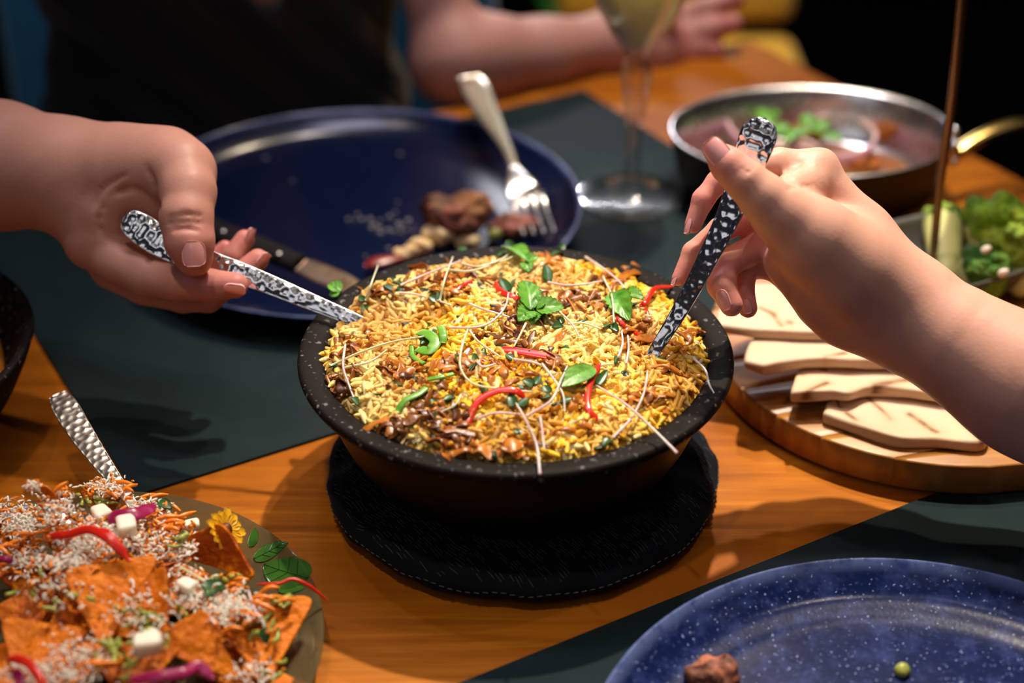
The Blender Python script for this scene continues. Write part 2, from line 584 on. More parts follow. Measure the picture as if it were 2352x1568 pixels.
A30 = math.radians(-30)
M = dict(
    wood=mat('table_wood', (0.42, 0.128, 0.008), 0.46, spec=0.12, noise=[
        (9, (0.22, 0.058, 0.003), 0.42, 0.70, (A30, (0.7, 9, 1))), (26, (0.52, 0.180, 0.013), 0.50, 0.74, (A30, (0.5, 8, 1))),
        (3.2, (0.31, 0.086, 0.005), 0.45, 0.62, (A30, (0.5, 3.5, 1)))], bump=(60, 0.12, 0.0006, (A30, (0.4, 8, 1)))),
    mat=mat('placemat_leather', (0.0085, 0.0185, 0.0220), 0.62, spec=0.09, noise=[(14, (0.012, 0.024, 0.027), 0.4, 0.65)], bump=(900, 0.12, 0.0003)),
    bowl=mat('black_stoneware', (0.010, 0.0075, 0.0068), 0.60, spec=0.09, speck=[(260, (0.085, 0.078, 0.078), 0.20), (130, (0.15, 0.142, 0.142), 0.19)], bump=(240, 0.15, 0.0005)),
    bowlbody=mat('black_stoneware_side', (0.004, 0.0026, 0.002), 0.42, spec=0.25, bump=(240, 0.12, 0.0004)),
    bluep=mat('blue_glaze', attr=True, rough=0.19, spec=0.24, noise=[(110, (0.020, 0.033, 0.125), 0.48, 0.70), (420, (0.055, 0.075, 0.20), 0.58, 0.80)], speck=[(330, (0.25, 0.3, 0.55), 0.16)], bump=(500, 0.15, 0.0003)),
    navyp=mat('navy_glaze', attr=True, rough=0.19, spec=0.36, noise=[(60, (0.004, 0.008, 0.034), 0.45, 0.75)], bump=(300, 0.1, 0.0003)),
    rice=mat('rice_grains', attr=True, rough=0.34, sss=0.25, sssr=(0.006, 0.003, 0.001), spec=0.28),
    onion=mat('fried_onion', attr=True, rough=0.28, sss=0.15, sssr=(0.004, 0.002, 0.001), noise=[(260, (0.10, 0.022, 0.004), 0.52, 0.72)], bump=(500, 0.4, 0.0006)),
    chili=mat('red_chilli', (0.58, 0.018, 0.008), 0.22, sss=0.15, noise=[(140, (0.70, 0.05, 0.012), 0.5, 0.75)]),
    mint=mat('mint_leaf', (0.115, 0.34, 0.032), 0.36, noise=[(170, (0.055, 0.21, 0.022), 0.45, 0.65)], sss=0.1, bump=(420, 0.4, 0.0006)),
    sprout=mat('sprout_leaf', (0.030, 0.095, 0.020), 0.35, noise=[(240, (0.022, 0.065, 0.028), 0.45, 0.7)]),
    stem=mat('sprout_stem', (0.66, 0.46, 0.50), 0.34, sss=0.3, noise=[(90, (0.78, 0.70, 0.62), 0.45, 0.6)]),
    stemg=mat('pale_stem', (0.62, 0.62, 0.36), 0.34, sss=0.3, noise=[(90, (0.78, 0.74, 0.56), 0.45, 0.6)]),
    herb=mat('dark_herb', (0.012, 0.030, 0.008), 0.4, noise=[(300, (0.03, 0.09, 0.015), 0.5, 0.7)]),
    scallion=mat('spring_onion', (0.13, 0.36, 0.035), 0.3, noise=[(200, (0.24, 0.46, 0.07), 0.5, 0.7)]),
    steel=mat('hammered_steel', (0.70, 0.69, 0.69), 0.17, 1.0),
    paleste=mat('pale_steel', (0.86, 0.78, 0.66), 0.36, 1.0),
    smearedsteel=mat('smeared_blade', (0.16, 0.11, 0.08), 0.38, 0.7, noise=[(60, (0.07, 0.04, 0.02), 0.45, 0.6)]),
    pansauce=mat('brown_sauce', (0.26, 0.085, 0.018), 0.42, noise=[(70, (0.14, 0.04, 0.012), 0.45, 0.62), (40, (0.34, 0.16, 0.05), 0.55, 0.7)], bump=(120, 0.5, 0.0015)),
    cream=mat('champagne_steel', (0.80, 0.72, 0.55), 0.24, 1.0),
    steel2=mat('polished_steel', (0.72, 0.70, 0.70), 0.2, 1.0, rnoise=(40, 0.18, 0.34)),
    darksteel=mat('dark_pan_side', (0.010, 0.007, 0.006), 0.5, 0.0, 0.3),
    brass=mat('brass', (0.83, 0.58, 0.18), 0.20, 1.0),
    bronze=mat('bronze_rod', (0.34, 0.22, 0.11), 0.30, 1.0),
    skinA=mat('skin', attr=True, rough=0.46, sss=0.22, sssr=(0.006, 0.0022, 0.0012), spec=0.3, noise=[(70, (0.56, 0.27, 0.20), 0.56, 0.90)], bump=(480, 0.22, 0.0006)),
    nail=mat('finger_nail', (0.84, 0.36, 0.35), 0.20, sss=0.2, coat=0.3),
    nailtip=mat('nail_edge', (0.80, 0.62, 0.52), 0.25),
    black=mat('black_fabric', (0.009, 0.009, 0.011), 0.6, sheen=0.3, bump=(300, 0.3, 0.001)),
    denim=mat('dark_denim', (0.0035, 0.0050, 0.0095), 0.85, spec=0.15, sheen=0.03),
    thread=mat('denim_thread', (0.10, 0.11, 0.12), 0.7),
    naan=mat('naan_bread', attr=True, rough=0.55, sss=0.2, sssr=(0.006, 0.004, 0.002), noise=[(60, (0.70, 0.50, 0.28), 0.55, 0.80)], bump=(160, 0.25, 0.001)),
    stave=mat('acacia', attr=True, rough=0.36, noise=[(14, (0.16, 0.06, 0.018), 0.5, 0.75, (math.radians(-17), (0.8, 9, 1))), (48, (0.50, 0.25, 0.08), 0.52, 0.75, (math.radians(-17), (0.5, 8, 1)))], bump=(50, 0.1, 0.0005)),
    chip=mat('tortilla_chip', attr=True, rough=0.30, spec=0.22, sss=0.1, sssr=(0.003, 0.001, 0.0004), noise=[(130, (0.80, 0.25, 0.006), 0.52, 0.70), (380, (0.42, 0.075, 0.002), 0.58, 0.78)], bump=(260, 0.9, 0.002)),
    cheese=mat('white_cheese', (0.88, 0.79, 0.65), 0.45, sss=0.3, bump=(300, 0.3, 0.0008)),
    carrot=mat('orange_shreds', (0.85, 0.22, 0.012), 0.28, sss=0.2),
    avocado=mat('green_salsa', (0.34, 0.36, 0.07), 0.30, sss=0.1, noise=[(150, (0.22, 0.26, 0.04), 0.45, 0.65)]),
    cabbage=mat('purple_cabbage', (0.30, 0.010, 0.075), 0.28, noise=[(180, (0.42, 0.06, 0.18), 0.55, 0.75)]),
    petal=mat('marigold_petal', (0.90, 0.42, 0.012), 0.4, sss=0.2),
    petalin=mat('marigold_heart', (0.10, 0.018, 0.008), 0.5),
    print=mat('leaf_print', (0.035, 0.11, 0.014), 0.16, noise=[(60, (0.02, 0.065, 0.01), 0.45, 0.65)], coat=0.6),
    printvein=mat('leaf_print_vein', (0.012, 0.045, 0.008), 0.16, coat=0.6),
    steak=mat('seared_steak', attr=True, rough=0.55, spec=0.3, sss=0.1, noise=[(130, (0.045, 0.014, 0.006), 0.46, 0.60), (60, (0.34, 0.16, 0.04), 0.58, 0.72)], bump=(220, 0.8, 0.002)),
    mash=mat('mashed_potato', (0.72, 0.52, 0.27), 0.5, sss=0.3, bump=(150, 0.4, 0.001)),
    smear=mat('sauce_smear', (0.17, 0.16, 0.18), 0.4),
    olive=mat('green_caper', (0.20, 0.22, 0.05), 0.35),
    brocc=mat('broccoli_crown', attr=True, rough=0.42, sss=0.1, noise=[(240, (0.07, 0.20, 0.010), 0.50, 0.70)], bump=(700, 0.8, 0.002)),
    broccstem=mat('broccoli_stem', (0.60, 0.58, 0.22), 0.4, sss=0.25, noise=[(60, (0.40, 0.48, 0.12), 0.5, 0.7)]),
    greyd=mat('grey_stoneware', (0.075, 0.070, 0.060), 0.45, bump=(300, 0.2, 0.0004)),
    ring=mat('red_onion_ring', attr=True, rough=0.28, sss=0.25),
    meat=mat('tandoori_meat', (0.50, 0.16, 0.025), 0.5, spec=0.3, noise=[(60, (0.16, 0.035, 0.01), 0.45, 0.65)], bump=(120, 0.5, 0.002)),
    coriander=mat('coriander', (0.10, 0.30, 0.025), 0.4, noise=[(60, (0.20, 0.42, 0.06), 0.5, 0.7)]),
    knifeh=mat('black_handle', (0.010, 0.009, 0.009), 0.35),
    teal=mat('teal_upholstery', (0.004, 0.13, 0.27), 0.75, sheen=0.2, bump=(200, 0.2, 0.001)),
    mustard=mat('mustard_upholstery', (0.42, 0.24, 0.010), 0.75, sheen=0.2, bump=(200, 0.2, 0.001)),
    chairleg=mat('dark_wood', (0.03, 0.016, 0.010), 0.5),
    floor=mat('floor_dark', (0.012, 0.011, 0.012), 0.5, noise=[(5, (0.02, 0.017, 0.016), 0.45, 0.65)]),
    wall=mat('wall_dark', (0.008, 0.009, 0.012), 0.8, noise=[(4, (0.012, 0.013, 0.016), 0.45, 0.65)]),
    plant=mat('plant_leaf', (0.02, 0.12, 0.02), 0.4),
    pot=mat('pot_clay', (0.05, 0.03, 0.02), 0.6),
    curry=mat('orange_curry', (0.55, 0.20, 0.02), 0.3, noise=[(70, (0.36, 0.09, 0.01), 0.45, 0.6)], bump=(150, 0.3, 0.001)),
    garlic=mat('garlic_bit', (0.74, 0.62, 0.48), 0.4, sss=0.2),
    wine=mat('white_wine', (0.97, 0.91, 0.66), 0.12, trans=0.10, ior=1.33, sss=0.8, sssr=(0.03, 0.03, 0.02)),
    glass=mat('clear_glass', (0.97, 0.97, 0.98), 0.0, trans=1.0, ior=1.48),
)
M['darkchili'] = mat('dark_chilli', (0.20, 0.014, 0.010), 0.3)
# table glass: thin clear walls let the light through, edges reflect, the thick parts refract
gm = bpy.data.materials.new('drinking_glass')
gm.use_nodes = True
nt = gm.node_tree
for nd in list(nt.nodes):
    if nd.type == 'BSDF_PRINCIPLED':
        nt.nodes.remove(nd)
tr = nt.nodes.new('ShaderNodeBsdfTransparent')
tr.inputs[0].default_value = (0.95, 0.95, 0.94, 1)
gl = nt.nodes.new('ShaderNodeBsdfGlossy')
gl.inputs['Roughness'].default_value = 0.06
fr_ = nt.nodes.new('ShaderNodeLayerWeight')
fr_.inputs['Blend'].default_value = 0.22
m1 = nt.nodes.new('ShaderNodeMixShader')
nt.links.new(fr_.outputs['Facing'], m1.inputs[0])
nt.links.new(tr.outputs[0], m1.inputs[1])
nt.links.new(gl.outputs[0], m1.inputs[2])
rf = nt.nodes.new('ShaderNodeBsdfGlass')
rf.inputs['IOR'].default_value = 1.48
rf.inputs['Roughness'].default_value = 0.0
m2 = nt.nodes.new('ShaderNodeMixShader')
m2.inputs[0].default_value = 0.10
nt.links.new(m1.outputs[0], m2.inputs[1])
nt.links.new(rf.outputs[0], m2.inputs[2])
nt.links.new(m2.outputs[0], nt.nodes['Material Output'].inputs[0])
M['glass'] = gm
# olive tinted plate glass: clear tint that lets light through, with a glossy surface
gm = bpy.data.materials.new('olive_glass')
gm.use_nodes = True
nt = gm.node_tree
bs = nt.nodes['Principled BSDF']
bs.inputs['Base Color'].default_value = (0.16, 0.13, 0.065, 1)
bs.inputs['Roughness'].default_value = 0.07
bs.inputs['Coat Weight'].default_value = 0.6
tr = nt.nodes.new('ShaderNodeBsdfTransparent')
tr.inputs[0].default_value = (0.62, 0.58, 0.36, 1)
mx = nt.nodes.new('ShaderNodeMixShader')
mx.inputs[0].default_value = 0.42
nt.links.new(tr.outputs[0], mx.inputs[1])
nt.links.new(bs.outputs[0], mx.inputs[2])
nt.links.new(mx.outputs[0], nt.nodes['Material Output'].inputs[0])
M['oliveglass'] = gm

# ================================================================== setting
E1 = np.array([math.cos(math.radians(30)), math.sin(math.radians(30)), 0])
E2 = np.array([-E1[1], E1[0], 0])
RZ30 = rotz(math.radians(30))


def local30(x, y, z=0):
    return E1 * x + E2 * y + np.array([0, 0, z])


def structure(name, geo, m):
    o = obj(name, geo, m, smooth=False)
    o['kind'] = 'structure'
    return o


structure('floor', rbox((0, 0.6, -0.78), (2.6, 2.9, 0.02), 0.004), M['floor'])
structure('wall_back', rbox((0, 3.0, 0.7), (2.6, 0.04, 1.5), 0.004), M['wall'])
structure('wall_right', rbox((2.4, 0.6, 0.7), (0.04, 2.4, 1.5), 0.004), M['wall'])

# ------------------------------------------------------------------ table, placemats
# far edge passes (-0.0487, 0.4879); right edge passes (0.2105, 0.6414): corner (0.222, 0.657)
TC = np.array([0.207, 0.648, 0])
TL, TD, TT = 1.25, 0.90, 0.030
tc_ = TC - E1 * TL / 2 - E2 * TD / 2
tb = thing('dining_table', 'orange brown wooden dining table carrying all the dishes', 'table', (tc_[0], tc_[1], -0.76))
bowlx = rbox((tc_[0], tc_[1], -TT / 2), (TL / 2, TD / 2, TT / 2), 0.003, RZ30)
obj('tabletop', bowlx, M['wood'], tb, smooth=True, sharp=40)
for sx in (-1, 1):
    for sy in (-1, 1):
        q = tc_ + E1 * sx * (TL / 2 - 0.08) + E2 * sy * (TD / 2 - 0.08)
        obj('leg', rbox((q[0], q[1], -0.395), (0.03, 0.03, 0.3645), 0.004, RZ30), M['chairleg'], tb, smooth=False)


def placemat(c, lx, ly, label):
    V, F = rbox((c[0], c[1], 0.0009), (lx / 2, ly / 2, 0.0009), 0.0006, RZ30, 2)
    return tag(obj('placemat', (V, F), M['mat'], smooth=True, sharp=40), label, 'placemat', None)


NL = at(310, 1136, 0.0018)
FR = at(1340, 205, 0.0018)
mc = (NL + FR) / 2
d_ = FR - NL
placemat(mc, abs(d_ @ E1), abs(d_ @ E2), 'dark green leather placemat under the far navy plate and the wine glass')
N1 = at(1050, 1568, 0.0018)
mc2 = N1 - E1 * 0.02 + E1 * 0.245 - E2 * 0.165
placemat(mc2, 0.49, 0.33, 'dark green leather placemat under the near speckled blue plate')

# ------------------------------------------------------------------ denim pad under the bowl
PADC = np.array([0.0035, -0.003])
pad = thing('pot_pad', 'round dark denim cushion pad under the rice bowl', 'pad', (PADC[0], PADC[1], 0))
n = 160
prof = smoothprof([(0.0, 0.0183), (0.05, 0.0183), (0.080, 0.0182), (0.094, 0.0170), (0.1015, 0.0125), (0.1025, 0.008),
                   (0.099, 0.0035), (0.090, 0.0008), (0.05, 0.0004), (0.0, 0.0004)], 60)
prof[:, 0] = np.maximum(prof[:, 0], 0.0)
V, F = lathe(prof, PADC, n)
a = np.arctan2(V[:, 1] - PADC[1], V[:, 0] - PADC[0])
rr = np.hypot(V[:, 0] - PADC[0], V[:, 1] - PADC[1])
wv = (0.0006 * np.sin(9 * a + 1) + 0.0004 * np.sin(17 * a + 2) + 0.0003 * np.sin(31 * a)) * np.clip((rr - 0.06) / 0.04, 0, 1)
V[:, 0] += np.cos(a) * wv
V[:, 1] += np.sin(a) * wv
V[:, 2] += np.clip((rr - 0.062) / 0.03, 0, 1) * np.where(V[:, 2] > 0.006, 1, 0) * (0.0009 * np.sin(13 * a) + 0.0007 * np.sin(23 * a + 1))
V[:, 2] = np.maximum(V[:, 2], 0.0003)
obj('cushion', (V, F), M['denim'], pad)
# the weave: thin raised twill threads over the cushion's upper face
tw = []
for k in range(-62, 63):
    off = k * 0.00165
    seg = []
    for s in np.linspace(-0.105, 0.105, 64):
        th = math.radians(38)
        x, y = off * math.cos(th) - s * math.sin(th), off * math.sin(th) + s * math.cos(th)
        r_ = math.hypot(x, y)
        if 0.071 < r_ < 0.1005:
            aa = math.atan2(y, x)
            i_ = np.argmin(np.abs(prof[:38, 0] - r_))
            zz = prof[i_, 1] + 0.0009 * math.sin(13 * aa) * min(1, max(0, (r_ - 0.062) / 0.03)) + 0.0007 * math.sin(23 * aa + 1) * min(1, max(0, (r_ - 0.062) / 0.03))
            w_ = (0.0006 * math.sin(9 * aa + 1) + 0.0004 * math.sin(17 * aa + 2) + 0.0003 * math.sin(31 * aa)) * min(1, max(0, (r_ - 0.06) / 0.04))
            seg.append((x + PADC[0] + math.cos(aa) * w_, y + PADC[1] + math.sin(aa) * w_, zz + 0.00005))
        else:
            if len(seg) > 3:
                tw.append(np.array(seg))
            seg = []
    if len(seg) > 3:
        tw.append(np.array(seg))
gs = []
for s in tw:
    s = crom(s, len(s) * 3)
    # broken, dotted thread
    i = 0
    while i < len(s) - 4:
        L_ = rng.integers(4, 9)
        if rng.random() < 0.62:
            gs.append(tube(s[i:i + L_], 0.00016, 3, cap=False))
        i += L_ + rng.integers(0, 3)
obj('twill_thread', join(gs), M['thread'], pad, kind='stuff')
sm = []
for k in range(150):
    aa = 2 * math.pi * k / 150
    w_ = 0.0006 * math.sin(9 * aa + 1) + 0.0004 * math.sin(17 * aa + 2) + 0.0003 * math.sin(31 * aa)
    pts = []
    for da in (0, 0.012, 0.024):
        r_ = 0.1030 + w_
        pts.append((PADC[0] + r_ * math.cos(aa + da), PADC[1] + r_ * math.sin(aa + da), 0.0098 + 0.0006 * math.sin(21 * aa)))
    sm.append(tube(pts, 0.0003, 4))
obj('seam_stitching', join(sm), M['thread'], pad, kind='stuff')

# ------------------------------------------------------------------ rice bowl
bw = thing('serving_bowl', 'large black stoneware bowl with wide speckled rim, filled with yellow rice', 'bowl', (0, 0, 0.0185))
body = smoothprof([(0.0, 0.0190), (0.055, 0.0188), (0.070, 0.0208), (0.0800, 0.0270), (0.0890, 0.040), (0.0955, 0.056), (0.0992, 0.070), (0.1005, 0.0775)], 50)
body[:, 0] = np.maximum(body[:, 0], 0)
obj('bowl_body', lathe(body, (0, 0), 128), M['bowlbody'], bw)
rim = [(0.1003, 0.0745)] + list(map(tuple, crom([(0.1055, 0.0755), (0.1088, 0.0775), (0.1100, 0.0805), (0.1088, 0.0826), (0.1065, 0.0830)], 18))) + [(0.1015, 0.0824), (0.0985, 0.0818), (0.0968, 0.0805), (0.0958, 0.077), (0.0935, 0.066), (0.085, 0.052), (0.06, 0.043), (0.0, 0.043)]
obj('bowl_rim', lathe(rim, (0, 0), 160), M['bowl'], bw)


# ------------------------------------------------------------------ rice
def mound(x, y):
    x, y = np.asarray(x, float), np.asarray(y, float)
    r = np.hypot(x, y)
    z = 0.0785 + 0.0135 * np.clip(1 - (r / 0.0965) ** 3.2, 0, 1) ** 0.7
    P = np.stack([x, y, 0 * x], -1)
    z = z + 0.0024 * fbm(P, 75, 3, 3) * np.clip((0.099 - r) / 0.012, 0, 1)
    z = z - 0.010 * np.exp(-(((x + 0.052) / 0.020) ** 2 + ((y - 0.018) / 0.013) ** 2))        # scooped by the left spoon
    z = z + 0.006 * np.exp(-(((x + 0.072) / 0.016) ** 2 + ((y - 0.046) / 0.012) ** 2))
    z = z - 0.005 * np.exp(-(((x - 0.068) / 0.014) ** 2 + ((y + 0.002) / 0.010) ** 2))         # and by the right one
    return z


def onrice(px, py, h=0.0):
    z = 0.088
    for _ in range(8):
        p = at(px, py, z)
        z = float(mound(p[0], p[1])) + h
    return at(px, py, z)


def rice_colors(P, n):
    f = fbm(P, 55, 5, 2)
    f2 = fbm(P, 90, 9, 2)
    base = np.tile(np.array([0.97, 0.67, 0.23]), (n, 1))
    u = rng.random(n)
    yel = np.array([0.97, 0.545, 0.035])
    whi = np.array([0.97, 0.78, 0.36])
    sf = np.array([0.95, 0.42, 0.012])
    brn = np.array([0.62, 0.27, 0.05])
    w = np.clip(0.50 + 0.9 * f + 0.35 * (u - 0.5), 0, 1)[:, None]
    c = base * (1 - w) + yel * w
    k = (rng.random(n) < 0.24)[:, None] * 0.9
    c = c * (1 - k) + whi * k
    k = ((rng.random(n) < 0.10) & (f > 0.0))[:, None] * 0.8
    c = c * (1 - k) + sf * k
    k = np.clip((f2 - 0.18) * 2.4, 0, 0.7)[:, None]
    c = c * (1 - k) + brn * k
    return c * rng.uniform(0.90, 1.02, (n, 1))


ang = np.linspace(0, 2 * np.pi, 121)[:-1]
rad = np.r_[0.0001, np.linspace(0.003, 0.0962, 50)]
A_, R_ = np.meshgrid(ang, rad)
X_, Y_ = R_ * np.cos(A_), R_ * np.sin(A_)
Vb = np.stack([X_, Y_, mound(X_, Y_) - 0.0022], -1).reshape(-1, 3)
Vb = np.vstack([Vb, np.stack([0.088 * np.cos(ang), 0.088 * np.sin(ang), 0 * ang + 0.062], -1)])
fb = fbm(Vb, 70, 8, 3)[:, None]
cb = np.array([0.95, 0.55, 0.07]) * (1 - 0.25 * np.clip(fb, -1, 1)) * np.ones((len(Vb), 1))

NG = 6400


def grain_templates():
    out = []
    for bend in (0.0, 0.5, 1.0, 1.9):
        m, k = 7, 6
        t = np.linspace(-1, 1, m)
        if bend > 0:
            th = t * bend / 2
            ctr = np.stack([np.sin(th) / bend * 2 / 2 * 2 / 2, (np.cos(th) - 1) / bend, 0 * t], 1)
            ctr[:, 0] = np.sin(th) / bend
        else:
            ctr = np.stack([t / 2, 0 * t, 0 * t], 1)
        ctr = ctr / 1.0
        rr_ = 0.138 * np.sqrt(np.clip(1 - (t * 0.97) ** 4, 0.02, 1))
        T = np.gradient(ctr, axis=0)
        T /= np.linalg.norm(T, axis=1)[:, None]
        Bn = np.array([0, 0, 1.0])
        Nn = np.cross(Bn, T)
        a = np.linspace(0, 2 * np.pi, k, endpoint=False)
        V = ctr[:, None] + rr_[:, None, None] * (Nn[:, None] * np.cos(a)[None, :, None] + Bn * np.sin(a)[None, :, None])
        V = V.reshape(-1, 3)
        F4 = gridfaces(m, k, closed_v=True)
        cap = np.array([[i for i in range(k)][::-1]]) if False else None
        k0 = np.arange(k)
        V = np.vstack([V, ctr[0], ctr[-1]])
        F3 = np.r_[np.stack([np.full(k, m * k), (k0 + 1) % k, k0], 1), np.stack([np.full(k, m * k + 1), (m - 1) * k + k0, (m - 1) * k + (k0 + 1) % k], 1)]
        tri = np.r_[np.stack([F4[:, 0], F4[:, 1], F4[:, 2]], 1), np.stack([F4[:, 0], F4[:, 2], F4[:, 3]], 1), F3]
        out.append((V, tri))
    return out


def scatter_grains(xy, zoff, length, cols, tilt=0.40, tmpl=None, zf=mound):
    T = grain_templates()
    n = len(xy)
    which = rng.choice(4, n, p=[0.38, 0.30, 0.20, 0.12])
    yaw = rng.uniform(0, 2 * np.pi, n)
    pit = rng.normal(0, tilt, n)
    rol = rng.uniform(-0.7, 0.7, n)
    e = 0.002
    z0 = zf(xy[:, 0], xy[:, 1])
    gx = (zf(xy[:, 0] + e, xy[:, 1]) - z0) / e
    gy = (zf(xy[:, 0], xy[:, 1] + e) - z0) / e
    ax = np.stack([np.cos(yaw), np.sin(yaw), np.clip(gx * np.cos(yaw) + gy * np.sin(yaw), -0.8, 0.8)], 1)
    ax[:, 2] += np.tan(pit)
    ax /= np.linalg.norm(ax, axis=1)[:, None]
    nn = np.stack([-np.clip(gx, -.8, .8), -np.clip(gy, -.8, .8), np.ones(n)], 1)
    b = np.cross(nn, ax)
    b /= np.linalg.norm(b, axis=1)[:, None]
    c = np.cross(ax, b)
    b2 = b * np.cos(rol)[:, None] + c * np.sin(rol)[:, None]
    c2 = np.cross(ax, b2)
    gs = []
    for w in range(4):
        s = which == w
        if not s.any():
            continue
        V, F = T[w]
        L = length[s][:, None, None]
        P = np.stack([xy[s, 0], xy[s, 1], z0[s] + zoff[s]], 1)[:, None]
        VV = P + L * (V[None, :, 0:1] * ax[s][:, None] + V[None, :, 1:2] * b2[s][:, None] + V[None, :, 2:3] * c2[s][:, None])
        FF = (F[None] + (np.arange(s.sum()) * len(V))[:, None, None]).reshape(-1, 3)
        gs.append((VV.reshape(-1, 3), FF, np.repeat(cols[s], len(V), 0)))
    return join(gs)


r_ = 0.0945 * np.sqrt(rng.random(NG))
a_ = rng.uniform(0, 2 * np.pi, NG)
xy = np.stack([r_ * np.cos(a_), r_ * np.sin(a_)], 1)
zo = rng.uniform(-0.0017, 0.0017, NG)
P0 = np.c_[xy, np.zeros(NG)]
gr = scatter_grains(xy, zo, rng.uniform(0.0080, 0.0122, NG), rice_colors(P0, NG))
tribase = gridfaces(51, 120, closed_v=True)[:, ::-1]
skirt = np.stack([50 * 120 + np.arange(120), 51 * 120 + np.arange(120), 51 * 120 + (np.arange(120) + 1) % 120, 50 * 120 + (np.arange(120) + 1) % 120], 1)
ricegeo = join([(Vb, np.r_[tribase, skirt], cb), gr])
rice = obj('rice', ricegeo, M['rice'])
tag(rice, 'yellow saffron rice heaped in the black speckled bowl', 'rice', None, 'stuff')


# ------------------------------------------------------------------ plates
def plate(name, c, prof, m, colfn, nn=160):
    V, F = lathe(prof, c, nn)
    r = np.hypot(V[:, 0] - c[0], V[:, 1] - c[1])
    return obj(name, (V, F, colfn(r, V)), m)


def plate_profile(R, h, foot):
    return crom([(0.0, 0.0030), (foot * 0.8, 0.0030), (foot, 0.0022), (foot * 1.03, 0.0030), (R * 0.80, 0.0045), (R * 0.93, h * 0.52), (R * 0.988, h * 0.92), (R, h), (R * 0.993, h + 0.0008),
                 (R * 0.978, h - 0.0008), (R * 0.94, h * 0.74), (R * 0.885, h * 0.50), (R * 0.82, 0.0083), (R * 0.76, 0.0070), (R * 0.6, 0.0067), (0.0, 0.0066)], 90) * [1, 1]


def fixp(p):
    p[:, 0] = np.maximum(p[:, 0], 0)
    p[:, 1] = np.maximum(p[:, 1], 0.0022)
    return p


NPC = np.array([0.1693, -0.2334])
NPR = 0.1430


def near_col(r, V):
    t = np.clip((r - NPR * 0.955) / (NPR * 0.04), 0, 1)[:, None]
    return np.array([0.005, 0.011, 0.055]) * (1 - t) + np.array([0.10, 0.14, 0.31]) * t


o = plate('dinner_plate', NPC, fixp(plate_profile(NPR, 0.020, 0.085)), M['bluep'], near_col)
tag(o, 'speckled mid blue stoneware plate at the near right corner of the table', 'plate')
FPC = np.array([-0.1105, 0.2867])
FPR = 0.1560


def far_col(r, V):
    t = np.clip((r - FPR * 0.972) / (FPR * 0.02), 0, 1)[:, None]
    return np.array([0.0025, 0.006, 0.028]) * (1 - t) + np.array([0.09, 0.12, 0.27]) * t


o = plate('dinner_plate', FPC, fixp(plate_profile(FPR, 0.022, 0.10)), M['navyp'], far_col)
tag(o, 'dark navy dinner plate with half eaten steak and a fork, behind the rice bowl', 'plate')

# ------------------------------------------------------------------ bread board
BC = np.array([0.2404, 0.1098])
BR = 0.1262
bo = thing('bread_board', 'round thick acacia board carrying the flatbread pieces', 'board', (BC[0], BC[1], 0.0018))
th = math.radians(17)
g1, g2 = np.array([math.cos(th), math.sin(th)]), np.array([-math.sin(th), math.cos(th)])
edges = [-0.1262, -0.101, -0.072, -0.046, -0.018, 0.012, 0.040, 0.069, 0.098, 0.1262]
tones = [(0.371, 0.155, 0.029), (0.474, 0.213, 0.043), (0.413, 0.172, 0.033), (0.247, 0.096, 0.019), (0.464, 0.209, 0.04), (0.382, 0.158, 0.029), (0.443, 0.191, 0.038), (0.34, 0.136, 0.025), (0.433, 0.182, 0.034)]
for k in range(9):
    y0, y1 = edges[k] + 0.00012, edges[k + 1] - 0.00012
    ys = np.linspace(y0, y1, 7)
    xs = np.sqrt(np.maximum(BR ** 2 - ys ** 2, 1e-7))
    out = [(x, y) for x, y in zip(xs, ys)] + [(-x, y) for x, y in zip(xs[::-1], ys[::-1])]
    out = np.array(out)
    nn = len(out)
    lv = [(0.0020, 0.992), (0.0032, 1.0), (0.0192, 1.0), (0.0200, 0.9965), (0.0203, 0.989)]
    V = []
    for z, s in lv:
        rr_ = np.hypot(out[:, 0], out[:, 1])
        q = out * np.where(rr_ > BR * 0.985, s, 1.0)[:, None]
        w = BC + q[:, :1] * g1 + q[:, 1:] * g2
        V.append(np.c_[w, np.full(nn, z)])
    V = np.vstack(V)
    F = gridfaces(len(lv), nn, closed_v=True)[:, ::-1]
    top = np.arange(nn) + (len(lv) - 1) * nn
    V = np.vstack([V, V[top].mean(0), V[:nn].mean(0)])
    k0 = np.arange(nn)
    F3 = np.r_[np.stack([top, top[(k0 + 1) % nn], np.full(nn, len(V) - 2)], 1), np.stack([(k0 + 1) % nn, k0, np.full(nn, len(V) - 1)], 1)]
    obj('stave', (V, [F, F3], np.tile(np.array(tones[k]), (len(V), 1))), M['stave'], bo, smooth=False)


# ------------------------------------------------------------------ flatbread pieces
def inpoly(px, py, poly):
    ins = np.zeros(px.shape, bool)
    j = len(poly) - 1
    for i in range(len(poly)):
        xi, yi = poly[i]
        xj, yj = poly[j]
        c = ((yi > py) != (yj > py)) & (px < (xj - xi) * (py - yi) / (yj - yi + 1e-12) + xi)
        ins ^= c
        j = i
    return ins


def polydist(X, Y, poly):
    d = np.full(X.shape, 1e9)
    for i in range(len(poly)):
        a, b = np.array(poly[i - 1]), np.array(poly[i])
        ab = b - a
        t = np.clip(((X - a[0]) * ab[0] + (Y - a[1]) * ab[1]) / (ab @ ab + 1e-12), 0, 1)
        d = np.minimum(d, np.hypot(X - a[0] - t * ab[0], Y - a[1] - t * ab[1]))
    return np.where(inpoly(X, Y, poly), -d, d)


